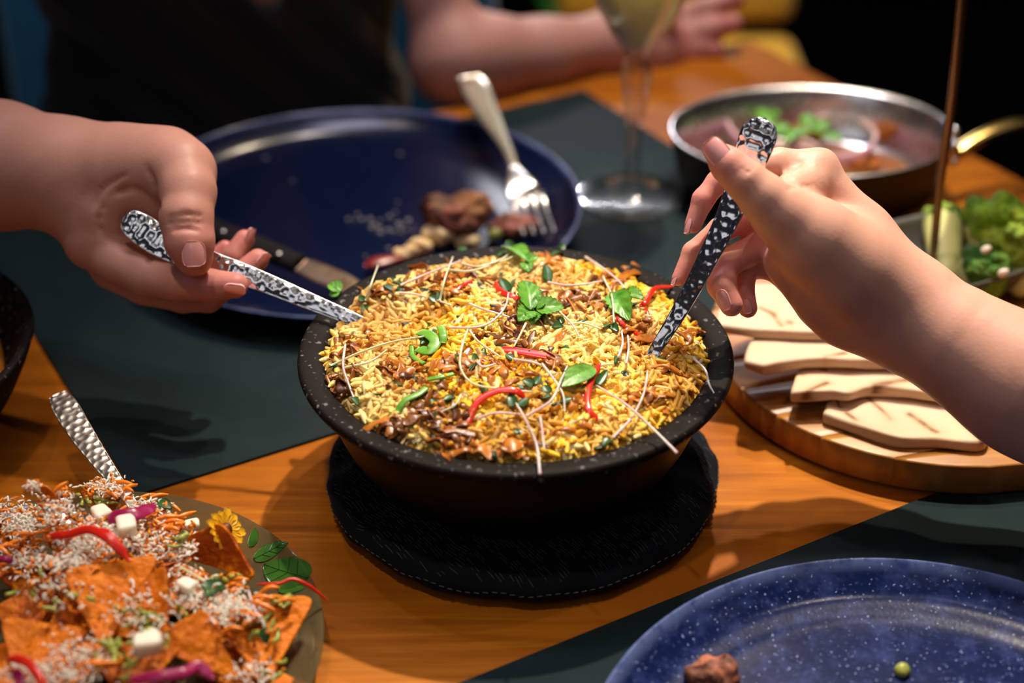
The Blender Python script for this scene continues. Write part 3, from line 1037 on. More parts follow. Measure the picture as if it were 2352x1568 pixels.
def bread(pxpoly, z, thick, label, chars, wave=(0.0018, 60, 0), tilt=(0, 0)):
    poly = [tuple(at(x, y, z + thick * 0.6)[:2]) for x, y in pxpoly]
    P = np.array(poly)
    P = crom(np.vstack([P[-2:], P, P[:2]]), 6 * (len(P) + 3) + 1)[6 + 6:-12 - 1]
    poly = [tuple(q) for q in P]
    c = P.mean(0)
    lo, hi = P.min(0) - 0.006, P.max(0) + 0.006
    h = 0.0009
    s = Solid((lo[0], lo[1], z - 0.004), (hi[0], hi[1], z + thick + 0.02), h)
    nx, ny, nz_ = s.n
    X, Y = np.meshgrid(lo[0] + h * np.arange(nx), lo[1] + h * np.arange(ny), indexing='ij')
    d2 = polydist(X, Y, poly) + 0.003
    und = wave[0] * (fbm(np.stack([X, Y, 0 * X + wave[2]], -1), wave[1], 21, 2)) + tilt[0] * (X - c[0]) + tilt[1] * (Y - c[1])
    und = np.maximum(und, -0.0002 + 0 * und)
    mid = z + thick / 2 + und
    Z = (s.lo[2] + h * np.arange(nz_))[None, None]
    tt = thick * (0.5 - 0.12 * fbm(np.stack([X, Y, 0 * X], -1), 110, 23, 2))
    dz = np.abs(Z - mid[..., None]) - tt[..., None] + 0.0022
    dd = np.broadcast_to(d2[..., None], dz.shape)
    D = np.minimum(np.maximum(dd, dz), 0) + np.sqrt(np.maximum(dd, 0) ** 2 + np.maximum(dz, 0) ** 2) - 0.0022
    s.D[:] = D
    V, F = s.mesh()
    col = np.tile(np.array([0.66, 0.48, 0.33]), (len(V), 1))
    e = np.clip(1 + polydist(V[:, 0], V[:, 1], poly) / 0.006, 0, 1)[:, None]
    col = col * (1 - 0.35 * e) + np.array([0.62, 0.43, 0.27]) * 0.35 * e
    for (x0, y0, x1, y1, w) in chars:
        a, b = at(x0, y0, z + thick)[:2], at(x1, y1, z + thick)[:2]
        ab = b - a
        t = np.clip(((V[:, 0] - a[0]) * ab[0] + (V[:, 1] - a[1]) * ab[1]) / (ab @ ab), 0, 1)
        dist = np.hypot(V[:, 0] - a[0] - t * ab[0], V[:, 1] - a[1] - t * ab[1])
        br = np.clip(0.9 + 0.8 * fbm(V, 260, 31, 2), 0, 1)
        q = (np.exp(-(dist / (w * 0.00040)) ** 2) * 1.5 * br * (V[:, 2] > z + thick * 0.4))[:, None]
        q = np.clip(q, 0, 1)
        col = col * (1 - q) + np.array([0.085, 0.022, 0.006]) * q
        q2 = (0.28 * np.exp(-(dist / (w * 0.0011)) ** 2))[:, None]
        col = col * (1 - q2) + np.array([0.55, 0.27, 0.07]) * q2
    return tag(obj('flatbread', (V, F, col), M['naan']), label, 'bread')


bread([(1893, 962), (1890, 945), (1906, 924), (1990, 910), (2120, 905), (2170, 905), (2260, 968), (2262, 1024), (2150, 1018), (2060, 1016), (1960, 985)], 0.0206, 0.0070,
      'triangular grilled flatbread with four dark grill stripes, nearest the board edge',
      [(1945, 948, 1968, 965, 3), (1994, 915, 2045, 962, 3), (2090, 950, 2150, 990, 4), (2166, 920, 2255, 1012, 4), (1922, 918, 1930, 935, 2)], (0.0012, 70, 0))
bread([(1818, 916), (1820, 880), (1832, 850), (1860, 842), (1950, 842), (2055, 838), (2180, 850), (2240, 900), (2175, 914), (2080, 903), (1998, 900), (1950, 917), (1900, 912)], 0.0292, 0.0068,
      'folded grilled flatbread with one dotted dark stripe, on top of the nearest piece',
      [(1848, 905, 1898, 882, 4), (2010, 885, 2112, 868, 5), (1888, 848, 1896, 850, 3), (1838, 862, 1846, 860, 3)], (0.0016, 75, 2), (0.0, -0.02))
bread([(1708, 838), (1712, 805), (1735, 775), (1775, 764), (1880, 764), (1990, 772), (2110, 800), (2160, 830), (2060, 838), (1960, 838), (1860, 836), (1790, 845), (1745, 850)], 0.0375, 0.0066,
      'plain pale flatbread with a rounded thick end, third from the near edge',
      [(1895, 822, 1940, 812, 3), (2010, 836, 2050, 832, 3)], (0.0014, 55, 4), (0.0, 0.015))
bread([(1650, 755), (1640, 735), (1655, 705), (1700, 672), (1760, 655), (1900, 665), (1990, 720), (2010, 768), (1900, 772), (1800, 770), (1720, 765)], 0.0450, 0.0066,
      'pale flatbread under the fingertips that hold the upright spoon, farthest of the pile',
      [(1745, 708, 1775, 720, 3), (1775, 720, 1795, 748, 3), (1812, 738, 1813, 738.5, 5)], (0.0012, 50, 6))

# ------------------------------------------------------------------ second dark bowl, left
LC = np.array([-0.3717, 0.0348])
lb = thing('serving_bowl', 'black stoneware bowl with orange curry, cut off by the left frame edge', 'bowl', (LC[0], LC[1], 0.001))
pr = crom([(0.0, 0.0012), (0.058, 0.0010), (0.075, 0.006), (0.094, 0.024), (0.106, 0.045), (0.1112, 0.057), (0.1122, 0.0600), (0.1110, 0.0618), (0.107, 0.0605), (0.102, 0.050), (0.090, 0.030), (0.06, 0.016), (0.0, 0.014)], 70)
pr[:, 0] = np.maximum(pr[:, 0], 0)
obj('bowl_body', lathe(pr, LC, 120), M['bowl'], lb)
cu = crom([(0.0, 0.040), (0.05, 0.040), (0.078, 0.036), (0.092, 0.0335), (0.080, 0.022), (0.0, 0.018)], 40)
cu[:, 0] = np.maximum(cu[:, 0], 0)
tag(obj('curry', bumpy(lathe(cu, LC, 80), 0.0022, 90, 4), M['curry']), 'orange curry in the black bowl at the left edge', 'curry', None, 'stuff')

# ------------------------------------------------------------------ oval pan
def ovalring(c, ax, ay, rot, z, n=120):
    a = np.linspace(0, 2 * np.pi, n, endpoint=False)
    x, y = ax * np.cos(a), ay * np.sin(a)
    return np.stack([c[0] + x * math.cos(rot) - y * math.sin(rot), c[1] + x * math.sin(rot) + y * math.cos(rot), 0 * a + z], 1)


def loft(rings, pole0=True, pole1=True):
    n_ = len(rings[0])
    V = np.vstack(rings)
    F = [gridfaces(len(rings), n_, closed_v=True)[:, ::-1]]
    k0 = np.arange(n_)
    k1 = (k0 + 1) % n_
    if pole0:
        V = np.vstack([V, rings[0].mean(0)])
        F.append(np.stack([np.full(n_, len(V) - 1), k1, k0], 1)[:, [0, 1, 2]])
    if pole1:
        V = np.vstack([V, rings[-1].mean(0)])
        b0 = (len(rings) - 1) * n_
        F.append(np.stack([np.full(n_, len(V) - 1), b0 + k0, b0 + k1], 1))
    return V, F


PC, PA, PB, PROT = np.array([0.2100, 0.3550]), 0.1010, 0.0790, math.radians(4)
PZ = 0.0445
pan = thing('oval_pan', 'oval steel pan with brass handle holding meat and onion rings', 'pan', (PC[0], PC[1], 0.0))
outer = [(0.78, 0.0004), (0.86, 0.002), (0.93, 0.014), (0.97, 0.032), (0.985, PZ - 0.003)]
inner = [(1.0, PZ), (0.985, PZ + 0.0012), (0.955, PZ - 0.002), (0.915, 0.026), (0.86, 0.010), (0.80, 0.0055), (0.3, 0.005)]
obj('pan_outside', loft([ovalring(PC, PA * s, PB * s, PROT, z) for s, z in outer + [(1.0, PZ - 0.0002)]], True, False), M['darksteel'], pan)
obj('pan_inside', loft([ovalring(PC, PA * s, PB * s, PROT, z) for s, z in inner], False, True), M['steel2'], pan)
hd = crom([dep(2198, 352, 1.135), dep(2235, 325, 1.14), dep(2285, 300, 1.145), dep(2352, 283, 1.15), dep(2440, 290, 1.155), dep(2520, 330, 1.16)], 50)
obj('pan_handle', sweep(hd, np.linspace(0.0058, 0.0066, 50), 0.0036, UP * 0.8 - FW * 0.6, 16, 2.3), M['brass'], pan, label='brass handle')
for (x, y) in ((2193, 300), (2198, 335), (2190, 372)):
    q = dep(x, y, 1.128)
    s = Solid(q - 0.006, q + 0.006, 0.0008).ell(q, (0.0034, 0.0034, 0.0034))
    obj('rivet', s.mesh(), M['steel2'], pan)

# ------------------------------------------------------------------ broccoli dish
dz0 = 0.046
c0 = at(2186, 474, dz0)
c1 = at(2405, 612, dz0)
u2 = unit(c1 - c0)
u1 = np.array([u2[1], -u2[0], 0])
if u1[0] > 0:
    u1 = -u1
Wd = np.linalg.norm(c1 - c0)
Ld = 0.100
dc = (c0 + c1) / 2 + u1 * Ld / 2


def rrect(cx, hx, hy, r, z, n=80):
    a = np.linspace(0, 2 * np.pi, n, endpoint=False)
    ca, sa = np.cos(a), np.sin(a)
    ex = 2 / 5.0
    x = np.sign(ca) * np.abs(ca) ** ex * hx
    y = np.sign(sa) * np.abs(sa) ** ex * hy
    P = cx[None, :2] + x[:, None] * u1[:2] + y[:, None] * np.array([-u1[1], u1[0]])
    return np.c_[P, np.full(n, z)]


rings = [rrect(dc, Ld / 2 * s, Wd / 2 * t, 0, z) for s, t, z in ((0.72, 0.62, 0.0206), (0.78, 0.70, 0.021), (0.92, 0.90, 0.034), (0.985, 0.98, dz0 - 0.002), (1, 1, dz0), (0.985, 0.975, dz0 + 0.001), (0.955, 0.93, dz0 - 0.003), (0.86, 0.82, 0.029), (0.70, 0.60, 0.0255))]
tag(obj('side_dish', loft(rings), M['greyd']), 'dark grey oblong stoneware dish holding broccoli, by the right frame edge', 'dish')


def broccoli(stem_px, d, crown_px, rc, label, seed, stemr=0.009, pale_green=(0.22, 0.46, 0.02)):
    r = np.random.default_rng(seed)
    b0, c_ = at(*stem_px, d[0]), at(*crown_px, d[1])
    ax = unit(c_ - b0)
    t = thing('broccoli_floret', label, 'broccoli', (c_[0], c_[1], min(c_[2], b0[2]) - 0.01))
    s = Solid(c_ - rc * 1.7, c_ + rc * 1.7, 0.0011)
    s.ell(c_, (rc * 0.78,) * 3, 0.003)
    for i in range(46):
        v = r.normal(size=3)
        v /= np.linalg.norm(v)
        if v @ ax < -0.25:
            v = v - 2 * (v @ ax) * ax
        s.ell(c_ + v * rc * r.uniform(0.72, 0.95), (rc * r.uniform(0.20, 0.30),) * 3, 0.0015)
    V, F = s.mesh()
    V, F = bumpy((V, F), 0.0009, 900, seed, 2)
    k = np.clip(0.5 + 0.7 * fbm(V, 130, seed + 3, 2), 0, 1)[:, None]
    col = np.array([0.05, 0.17, 0.008]) * (1 - k) + np.array(pale_green) * k  # paler green mixed in by noise
    obj('crown', (V, F, col), M['brocc'], t)
    s = Solid(np.minimum(b0, c_) - 0.03, np.maximum(b0, c_) + 0.03, 0.0013)
    s.cap(b0, c_ - ax * rc * 0.3, stemr, stemr * 1.5)
    for i in range(4):
        v = unit(r.normal(size=3))
        s.cap(c_ - ax * rc * 1.0, c_ - ax * rc * 0.2 + v * rc * 0.6, stemr * 0.6, stemr * 0.5, 0.003)
    obj('stem', s.mesh(), M['broccstem'], t)


broccoli((2262, 600), (0.034, 0.052), (2285, 522), 0.0215, 'big bright green broccoli floret standing highest in the grey dish', 1, pale_green=(0.40, 0.68, 0.03))
broccoli((2345, 640), (0.034, 0.048), (2350, 570), 0.0235, 'yellow green broccoli floret at the right frame edge of the grey dish', 2, pale_green=(0.62, 0.76, 0.06))
broccoli((2215, 640), (0.034, 0.042), (2252, 626), 0.0160, 'small dark green broccoli floret at the near rim of the grey dish', 3, pale_green=(0.20, 0.38, 0.02))
broccoli((2172, 632), (0.036, 0.040), (2166, 515), 0.0130, 'broccoli floret with a thick pale cut stem beside the bronze rod', 4, 0.0085, pale_green=(0.50, 0.68, 0.06))
for (x, y, d_) in ((2264, 572, 0.062), (2305, 626, 0.058)):
    q = at(x, y, d_)
    s = Solid(q - 0.008, q + 0.008, 0.0007).ell(q, (0.0034, 0.0022, 0.0016), M=[unit(RT + UP * 0.5), unit(UP - RT * 0.5), -FW])
    tag(obj('garlic_bit', bumpy(s.mesh(), 0.0005, 500, 2), M['garlic']), 'small pale fried garlic bit lying on the broccoli', 'garlic', 'garlic bits on the broccoli')

# ------------------------------------------------------------------ food in the pan
sa = [(1.0, 0.0045), (0.985, 0.0082), (0.9, 0.0092), (0.5, 0.0098)]
V, F = loft([ovalring(PC, PA * 0.80 * s_, PB * 0.80 * s_, PROT, z) for s_, z in sa], True, True)
V[:, 2] += np.where(V[:, 2] > 0.008, 0.0015 * fbm(V, 110, 4, 3), 0)
tag(obj('sauce', (V, F), M['pansauce']), 'brown orange sauce covering the bottom of the steel pan', 'sauce', None, 'stuff')

def blob(c, rad, seed, amp=0.002, freq=140, h=0.0012, lumps=5):
    r = np.random.default_rng(seed)
    c, rad = np.asarray(c, float), np.asarray(rad, float)
    s = Solid(c - rad.max() * 1.7, c + rad.max() * 1.7, h)
    s.ell(c, rad * 0.85, 0.004)
    for i in range(lumps):
        v = r.normal(size=3)
        v /= np.linalg.norm(v)
        s.ell(c + v * rad * 0.6, rad * r.uniform(0.32, 0.5), 0.004)
    return bumpy(s.mesh(), amp, freq, seed, 3)


mt = [(1640, 305, .014, .010, .009, 'left of the onion rings'), (1700, 255, .013, .011, .008, 'behind the left onion ring'), (2045, 305, .016, .015, .012, 'at the right end of the pan'), (1990, 372, .013, .009, .007, 'at the near right side of the pan'),
      (1850, 300, .013, .012, .006, 'under the green coriander'), (1925, 270, .013, .011, .006, 'behind the right onion ring'), (1720, 345, .014, .010, .007, 'hidden behind the thumb of the right hand'), (1880, 365, .014, .010, .006, 'under the near curve of the right onion ring')]
for i, (x, y, a1, a2, a3, w) in enumerate(mt):
    q = at(x, y, 0.015)
    tag(obj('meat_piece', blob((q[0], q[1], 0.006 + a3), (a1, a2, a3), 40 + i), M['meat']), 'orange brown roast meat in the pan, ' + w, 'meat', 'roast meat pieces in the pan')


def onionring(pts, z, label):
    P = np.array([at(x, y, z + 0.002 * math.sin(i * 1.7)) for i, (x, y) in enumerate(pts)])
    P = np.vstack([P, P[:1]])
    C = crom(P, 70)[:-1]
    T = np.roll(C, -1, 0) - np.roll(C, 1, 0)
    T /= np.linalg.norm(T, axis=1)[:, None]
    c = C.mean(0)
    N = np.cross(T, [0, 0, 1.0])
    a = np.linspace(0, 2 * np.pi, 14, endpoint=False)
    V = C[:, None] + N[:, None] * (0.0020 * np.cos(a))[None, :, None] + np.array([0, 0, 1.0]) * (0.0036 * np.sin(a))[None, :, None]
    out = ((V - c) * N[:, None]).sum(-1) * np.sign(((C - c) * N).sum(-1))[:, None]
    od = out - ((C - c) * N).sum(-1)[:, None] * np.sign(((C - c) * N).sum(-1))[:, None]
    k = np.clip(0.5 + od / 0.003, 0, 1)[..., None]
    col = np.array([0.80, 0.66, 0.58]) * (1 - k) + np.array([0.60, 0.30, 0.38]) * k
    tag(obj('onion_ring', (V.reshape(-1, 3), gridfaces(len(C), 14, closed_v=True, closed_u=True), col.reshape(-1, 3)), M['ring']), label, 'onion')


onionring([(1668, 262), (1700, 240), (1745, 240), (1770, 262), (1765, 300), (1735, 330), (1700, 322), (1675, 296)], 0.024, 'pale pink onion ring on the left of the pan, next to the spoon tip')
onionring([(1815, 330), (1850, 290), (1905, 268), (1965, 276), (2008, 306), (2000, 340), (1950, 362), (1880, 360)], 0.024, 'large purple edged onion ring on the right of the green herbs in the pan')
onionring([(1750, 335), (1800, 345), (1845, 330), (1880, 345), (1900, 375), (1850, 392), (1790, 380)], 0.021, 'small onion ring partly under the near side of the herbs')


# ------------------------------------------------------------------ leaves
def leaf(base, tip, nrm, width, curl=0.15, fold=0.25, serr=0.0, ser_n=9, pucker=0.0, nu=15, nv=9, thick=0.00035, shape=(0.5, 1.0), droop=0.0):
    base, tip = np.asarray(base, float), np.asarray(tip, float)
    T = tip - base
    L = np.linalg.norm(T)
    T = T / L
    S = unit(np.cross(T, nrm))
    N = np.cross(S, T)
    u = np.linspace(0, 1, nu)
    v = np.linspace(-1, 1, nv)
    Uu, Vv = np.meshgrid(u, v, indexing='ij')
    w = width / 2 * np.sin(np.pi * np.clip(Uu, 0.0, 1) ** shape[0]) ** shape[1]
    if serr:
        w = w * (1 + serr * (np.abs(((Uu * ser_n) % 1) - 0.5) * 2 - 0.5) * (np.abs(Vv) ** 2))
    hgt = fold * np.abs(Vv) * w + curl * L * (np.sin(np.pi * Uu) - 0.0) * 0.4 - droop * L * Uu ** 2
    if pucker:
        hgt = hgt + pucker * np.sin(Uu * 24 - np.abs(Vv) * 7) * np.sin(np.abs(Vv) * np.pi) * width
    P = base + T * (Uu * L)[..., None] + S * (Vv * w)[..., None] + N * hgt[..., None]
    top = (P + N * thick).reshape(-1, 3)
    bot = (P - N * thick).reshape(-1, 3)
    F = gridfaces(nu, nv)
    n0 = nu * nv
    edge = []
    idx = np.arange(n0).reshape(nu, nv)
    loop = np.r_[idx[0, :], idx[1:, -1], idx[-1, -2::-1], idx[-2:0:-1, 0]]
    nl = np.roll(loop, -1)
    E = np.stack([loop, nl, nl + n0, loop + n0], 1)
    return np.vstack([top, bot]), np.vstack([F, F[:, ::-1] + n0, E[:, ::-1]])


co_ = thing('coriander_sprig', 'bright green coriander leaves lying across the onion rings in the pan', 'herb', at(1850, 310, 0.026))
for i, (x0, y0, x1, y1, w) in enumerate([(1770, 300, 1742, 250, .013), (1775, 310, 1810, 285, .011), (1800, 318, 1860, 305, .012), (1860, 300, 1850, 262, .013), (1865, 305, 1905, 280, .012), (1880, 318, 1935, 325, .012),
                                          (1830, 305, 1805, 330, .011), (1760, 270, 1795, 262, .010)]):
    obj('leaf', leaf(at(x0, y0, 0.028), at(x1, y1, 0.033), (0.1 * (i % 3 - 1), -0.3, 1), w, 0.25, 0.3, 0.3, 5, 0.02, shape=(0.8, 0.8)), M['coriander'], co_)

# ------------------------------------------------------------------ wine glass
GC = at(1450, 452, 0.002)
wg = thing('wine_glass', 'stemmed wine glass with faceted stem and pale wine, on the far placemat', 'glass', (GC[0], GC[1], 0.0018))
z0 = 0.0020
fo = [(0.0, z0), (0.034, z0), (0.0375, z0 + 0.0004), (0.0382, z0 + 0.0012), (0.0375, z0 + 0.0020), (0.028, z0 + 0.0028), (0.015, z0 + 0.0050), (0.0085, z0 + 0.009)]
stem = [(0.0066, z0 + 0.014), (0.0056, z0 + 0.024), (0.0052, z0 + 0.036), (0.0056, z0 + 0.050), (0.0068, z0 + 0.064), (0.0088, z0 + 0.078), (0.0104, z0 + 0.088), (0.0104, z0 + 0.094), (0.0085, z0 + 0.102),
        (0.0070, z0 + 0.105), (0.0075, z0 + 0.107)]
cupo = [(0.0095, z0 + 0.110), (0.0175, z0 + 0.121), (0.0285, z0 + 0.141), (0.0375, z0 + 0.168), (0.041, z0 + 0.200), (0.0395, z0 + 0.232)]
cupi = [(0.0386, z0 + 0.2325), (0.0400, z0 + 0.200), (0.0365, z0 + 0.168), (0.0275, z0 + 0.142), (0.0165, z0 + 0.123), (0.0085, z0 + 0.1145), (0.0, z0 + 0.1135)]


def facet(V, F, c, zlo, zhi, k=8):
    a = np.arctan2(V[:, 1] - c[1], V[:, 0] - c[0])
    r = np.hypot(V[:, 0] - c[0], V[:, 1] - c[1])
    seg = 2 * np.pi / k
    am = (a + 0.3) % seg - seg / 2
    q = np.clip(np.minimum(V[:, 2] - zlo, zhi - V[:, 2]) / 0.006, 0, 1)
    s = (math.cos(seg / 2) / np.cos(am)) * 1.04
    s = 1 + (s - 1) * q
    V = V.copy()
    V[:, 0] = c[0] + (V[:, 0] - c[0]) * s
    V[:, 1] = c[1] + (V[:, 1] - c[1]) * s
    return V, F


allp = np.array(fo + stem + cupo + cupi)
V, F = lathe(allp, GC, 64)
V, F = facet(V, F, GC, z0 + 0.012, z0 + 0.104)
obj('glass_body', (V, F), M['glass'], wg, sharp=35)
wi = [(0.0, z0 + 0.1139), (0.0083, z0 + 0.1149), (0.0163, z0 + 0.1234), (0.0273, z0 + 0.1424), (0.0363, z0 + 0.1684), (0.0380, z0 + 0.178), (0.0, z0 + 0.178)]
wn = obj('wine', lathe(wi, GC, 64), M['wine'])
tag(wn, 'pale golden white wine filling the stemmed glass', 'wine')


# ------------------------------------------------------------------ hammered cutlery
def hammered(P, hw, ht, nrm, nu=220, nv=64, cell=0.0047, depth=0.00062, seed=0):
    m = nu
    P = crom(P, m)
    hw, ht = crom(hw, m)[:, 0], crom(ht, m)[:, 0]
    nrm = crom(nrm, m) if np.ndim(nrm) == 2 else np.tile(np.asarray(nrm, float), (m, 1))
    V, F = sweep(P, hw, ht, nrm, nv, 2.9)
    N = vnormals(V, F)
    L = np.r_[0, np.cumsum(np.linalg.norm(np.diff(P, axis=0), axis=1))]
    T = np.gradient(P, axis=0)
    T /= np.linalg.norm(T, axis=1)[:, None]
    S = np.cross(T, nrm)
    S /= np.linalg.norm(S, axis=1)[:, None]
    NN = np.cross(S, T)
    body = V[:nu * nv].reshape(nu, nv, 3)
    x = ((body - P[:, None]) * S[:, None]).sum(-1).ravel()
    side = np.sign(((body - P[:, None]) * NN[:, None]).sum(-1)).ravel()
    y = np.repeat(L, nv)
    r = np.random.default_rng(seed)
    pts = []
    ny = int(L[-1] / cell) + 4
    nx = int(2 * hw.max() / cell) + 4
    for j in range(-2, ny):
        for i in range(-nx // 2 - 1, nx // 2 + 2):
            pts.append(((i + 0.5 * (j % 2)) * cell * 1.05 + r.normal(0, cell * 0.13), j * cell * 0.92 + r.normal(0, cell * 0.13)))
    pts = np.array(pts)
    d2 = np.full(len(x), 1e9)
    for q in pts:
        d2 = np.minimum(d2, (x - q[0]) ** 2 + (y - q[1]) ** 2)
    dd = np.clip(np.sqrt(d2) / (cell * 0.58), 0, 1)
    disp = -depth * (1 - dd ** 2)
    wgt = (np.abs(side) > 0) * np.clip((np.repeat(hw, nv) * 0.97 - np.abs(x)) / 0.0006, 0, 1)
    V[:nu * nv] += N[:nu * nv] * (disp * wgt)[:, None]
    return V, F


def serving_spoon(P, hw, ht, nrm, bowlpts, label, m, seed):
    t = thing('serving_spoon', label, 'spoon', P[-1])
    obj('handle', hammered(np.array(P), hw, ht, nrm, seed=seed), m, t)
    if bowlpts is not None:
        b = crom(np.array(bowlpts), 24)
        u = np.linspace(0, 1, 24)
        obj('spoon_bowl', sweep(b, 0.003 + 0.012 * np.sin(np.pi * np.clip(u * 0.93 + 0.07, 0, 1)) ** 0.8, 0.0009, nrm if np.ndim(nrm) == 1 else nrm[-1], 20), m, t)
    return t


# right spoon: stands in the rice, its round end up between thumb and fingers
RE = onrice(1492, 826, 0.0)
RS = [dep(1757, 273, 0.7664), dep(1755, 277, 0.7664), dep(1751, 288, 0.7666), dep(1741, 314, 0.7674), dep(1712, 395, 0.7715), dep(1676, 490, 0.7770), dep(1622, 600, 0.7840), dep(1562, 712, 0.7925), RE, RE + np.array([-0.006, -0.002, -0.014])]
nr = -FW * 0.93 + UP * 0.10 - RT * 0.30
serving_spoon(RS, [0.0010, 0.0045, 0.0072, 0.0091, 0.0080, 0.0063, 0.0051, 0.0041, 0.0031, 0.0028], [0.0006, 0.0011, 0.0012, 0.0013, 0.0014, 0.0015, 0.0015, 0.0014, 0.0012, 0.0012], nr,
              [RE + np.array([-0.006, -0.002, -0.014]), RE + np.array([-0.012, -0.004, -0.021]), RE + np.array([-0.026, -0.006, -0.027]), RE + np.array([-0.038, -0.008, -0.029])],
              'hammered silver serving spoon held upright by the hand reaching in from the right', M['steel'], 1)
LE = onrice(842, 748, 0.0)
LS = [dep(285, 499, 0.8440), dep(288, 501, 0.8440), dep(297, 507, 0.8440), dep(320, 522, 0.8440), dep(372, 556, 0.8430), dep(470, 600, 0.8420), dep(570, 634, 0.8400), dep(690, 683, 0.8370), LE, LE + np.array([0.010, -0.002, -0.008])]
nl = -FW * 0.98 + UP * 0.06 - RT * 0.08
serving_spoon(LS, [0.0010, 0.0042, 0.0064, 0.0080, 0.0081, 0.0068, 0.0056, 0.0046, 0.0034, 0.0032], [0.0006, 0.0010, 0.0012, 0.0014, 0.0015, 0.0015, 0.0015, 0.0014, 0.0012, 0.0012], nl,
              [LE + np.array([0.010, -0.002, -0.008]), LE + np.array([0.016, -0.002, -0.013]), LE + np.array([0.030, -0.004, -0.019]), LE + np.array([0.042, -0.006, -0.021])],
              'hammered silver serving spoon held low by the diner in black, dipping into the rice', M['steel'], 2)
# third one lies in the nachos
NS = [at(133, 908, 0.045), at(150, 935, 0.045), at(185, 992, 0.043), at(225, 1050, 0.041), at(262, 1100, 0.039), at(300, 1152, 0.037), at(318, 1185, 0.030)]
serving_spoon(NS, [0.0048, 0.0066, 0.0062, 0.0050, 0.0037, 0.0026, 0.0022], [0.0011, 0.0013, 0.0014, 0.0014, 0.0013, 0.0012, 0.0011], np.array([0.14, -0.55, 0.82]),
              [at(318, 1185, 0.030), at(330, 1205, 0.025), at(350, 1240, 0.019), at(370, 1275, 0.017)],
              'champagne coloured hammered spoon sticking out of the nacho plate', M['paleste'], 3)

# fork on the far plate
fk = thing('dinner_fork', 'silver fork leaning on the far rim of the navy plate, tines in the steak', 'fork', at(1215, 440, 0.012))
fp = [at(1078, 178, 0.052), at(1092, 205, 0.050), at(1120, 260, 0.044), at(1150, 315, 0.039), at(1168, 350, 0.036), at(1180, 385, 0.033)]
obj('handle', sweep(crom(np.array(fp), 40), crom([0.0100, 0.0115, 0.0092, 0.0058, 0.0044, 0.0040], 40)[:, 0], 0.0016, np.array([0, -0.25, 1]), 18), M['cream'], fk)
hp = [at(1180, 385, 0.033), at(1190, 410, 0.0315), at(1200, 435, 0.028), at(1212, 458, 0.0225)]
obj('fork_head', sweep(crom(np.array(hp), 26), crom([0.0040, 0.0085, 0.0125, 0.0135], 26)[:, 0], 0.0013, np.array([0, -0.25, 1]), 18), M['steel2'], fk)
for k in range(4):
    o_ = (k - 1.5) * 23
    tp = [at(1212 + o_, 455 - o_ * 0.12, 0.0225), at(1218 + o_, 478 - o_ * 0.12, 0.0195), at(1228 + o_, 510 - o_ * 0.1, 0.0170), at(1238 + o_, 536 - o_ * 0.1, 0.0150)]
    obj('tine', sweep(crom(np.array(tp), 14), np.linspace(0.0024, 0.0010, 14), 0.0010, np.array([0, -0.25, 1]), 10), M['steel2'], fk)

# steak and trimmings on the far plate
def steakmesh(px, z, rad, seed, pink):
    q = at(*px, z)
    V, F = blob((q[0], q[1], z), rad, seed, 0.0026, 240, 0.0011, 11)
    k = np.clip(0.35 + 0.9 * fbm(V, 90, seed, 2), 0, 1)[:, None]
    col = np.array([0.085, 0.028, 0.009]) * (1 - k) + np.array([0.26, 0.098, 0.026]) * k
    pk = (np.clip((V[:, 0] - q[0]) / rad[0] * pink[0] + (V[:, 1] - q[1]) / rad[1] * pink[1] + pink[2], 0, 1))[:, None]
    col = col * (1 - pk) + np.array([0.42, 0.14, 0.11]) * pk
    return V, F, col


tag(obj('steak_piece', steakmesh((1048, 495), 0.0225, np.array([0.027, 0.018, 0.0165]), 61, (-0.6, -1.6, -0.75)), M['steak']), 'large brown seared steak chunk on the navy plate', 'meat')
tag(obj('steak_piece', steakmesh((1188, 518), 0.0140, np.array([0.019, 0.008, 0.0070]), 62, (0.5, -0.4, 0.7)), M['steak']), 'small pink steak slice under the fork tines', 'meat')
for i, (x, y, r_, w) in enumerate([(1015, 552, 0.0095, 'largest, just behind the bowl rim'), (965, 575, 0.0070, 'left of the largest one'), (935, 590, 0.0055, 'leftmost by the bowl rim'), (1075, 560, 0.0058, 'right of the largest one')]):
    q = at(x, y, 0.010)
    tag(obj('mash_dollop', blob((q[0], q[1], 0.0075 + r_ * 0.75), np.array([r_ * 1.15, r_ * .8, r_ * 0.75]), 70 + i, 0.0022, 420, 0.0008, 16), M['mash']), 'cream coloured mash dollop on the navy plate, ' + w, 'mash')
q = at(1134, 540, 0.014)
tag(obj('caper', blob((q[0], q[1], 0.0135), np.array([0.0052, 0.005, 0.005]), 81, 0.0004, 300, 0.0008, 2), M['olive']), 'single round olive green caper beside the steak chunk', 'caper')
q0 = [at(838, 612, 0.012), at(860, 603, 0.014), at(890, 597, 0.014), at(925, 592, 0.013)]
tag(obj('chilli_strip', sweep(crom(np.array(q0), 20), crom([0.002, 0.0048, 0.0045, 0.0018], 20)[:, 0], 0.0014, np.array([0, -0.3, 1]), 12), M['darkchili']), 'dark red chilli slice on the navy plate at the back of the rice bowl', 'chilli')
gs = []
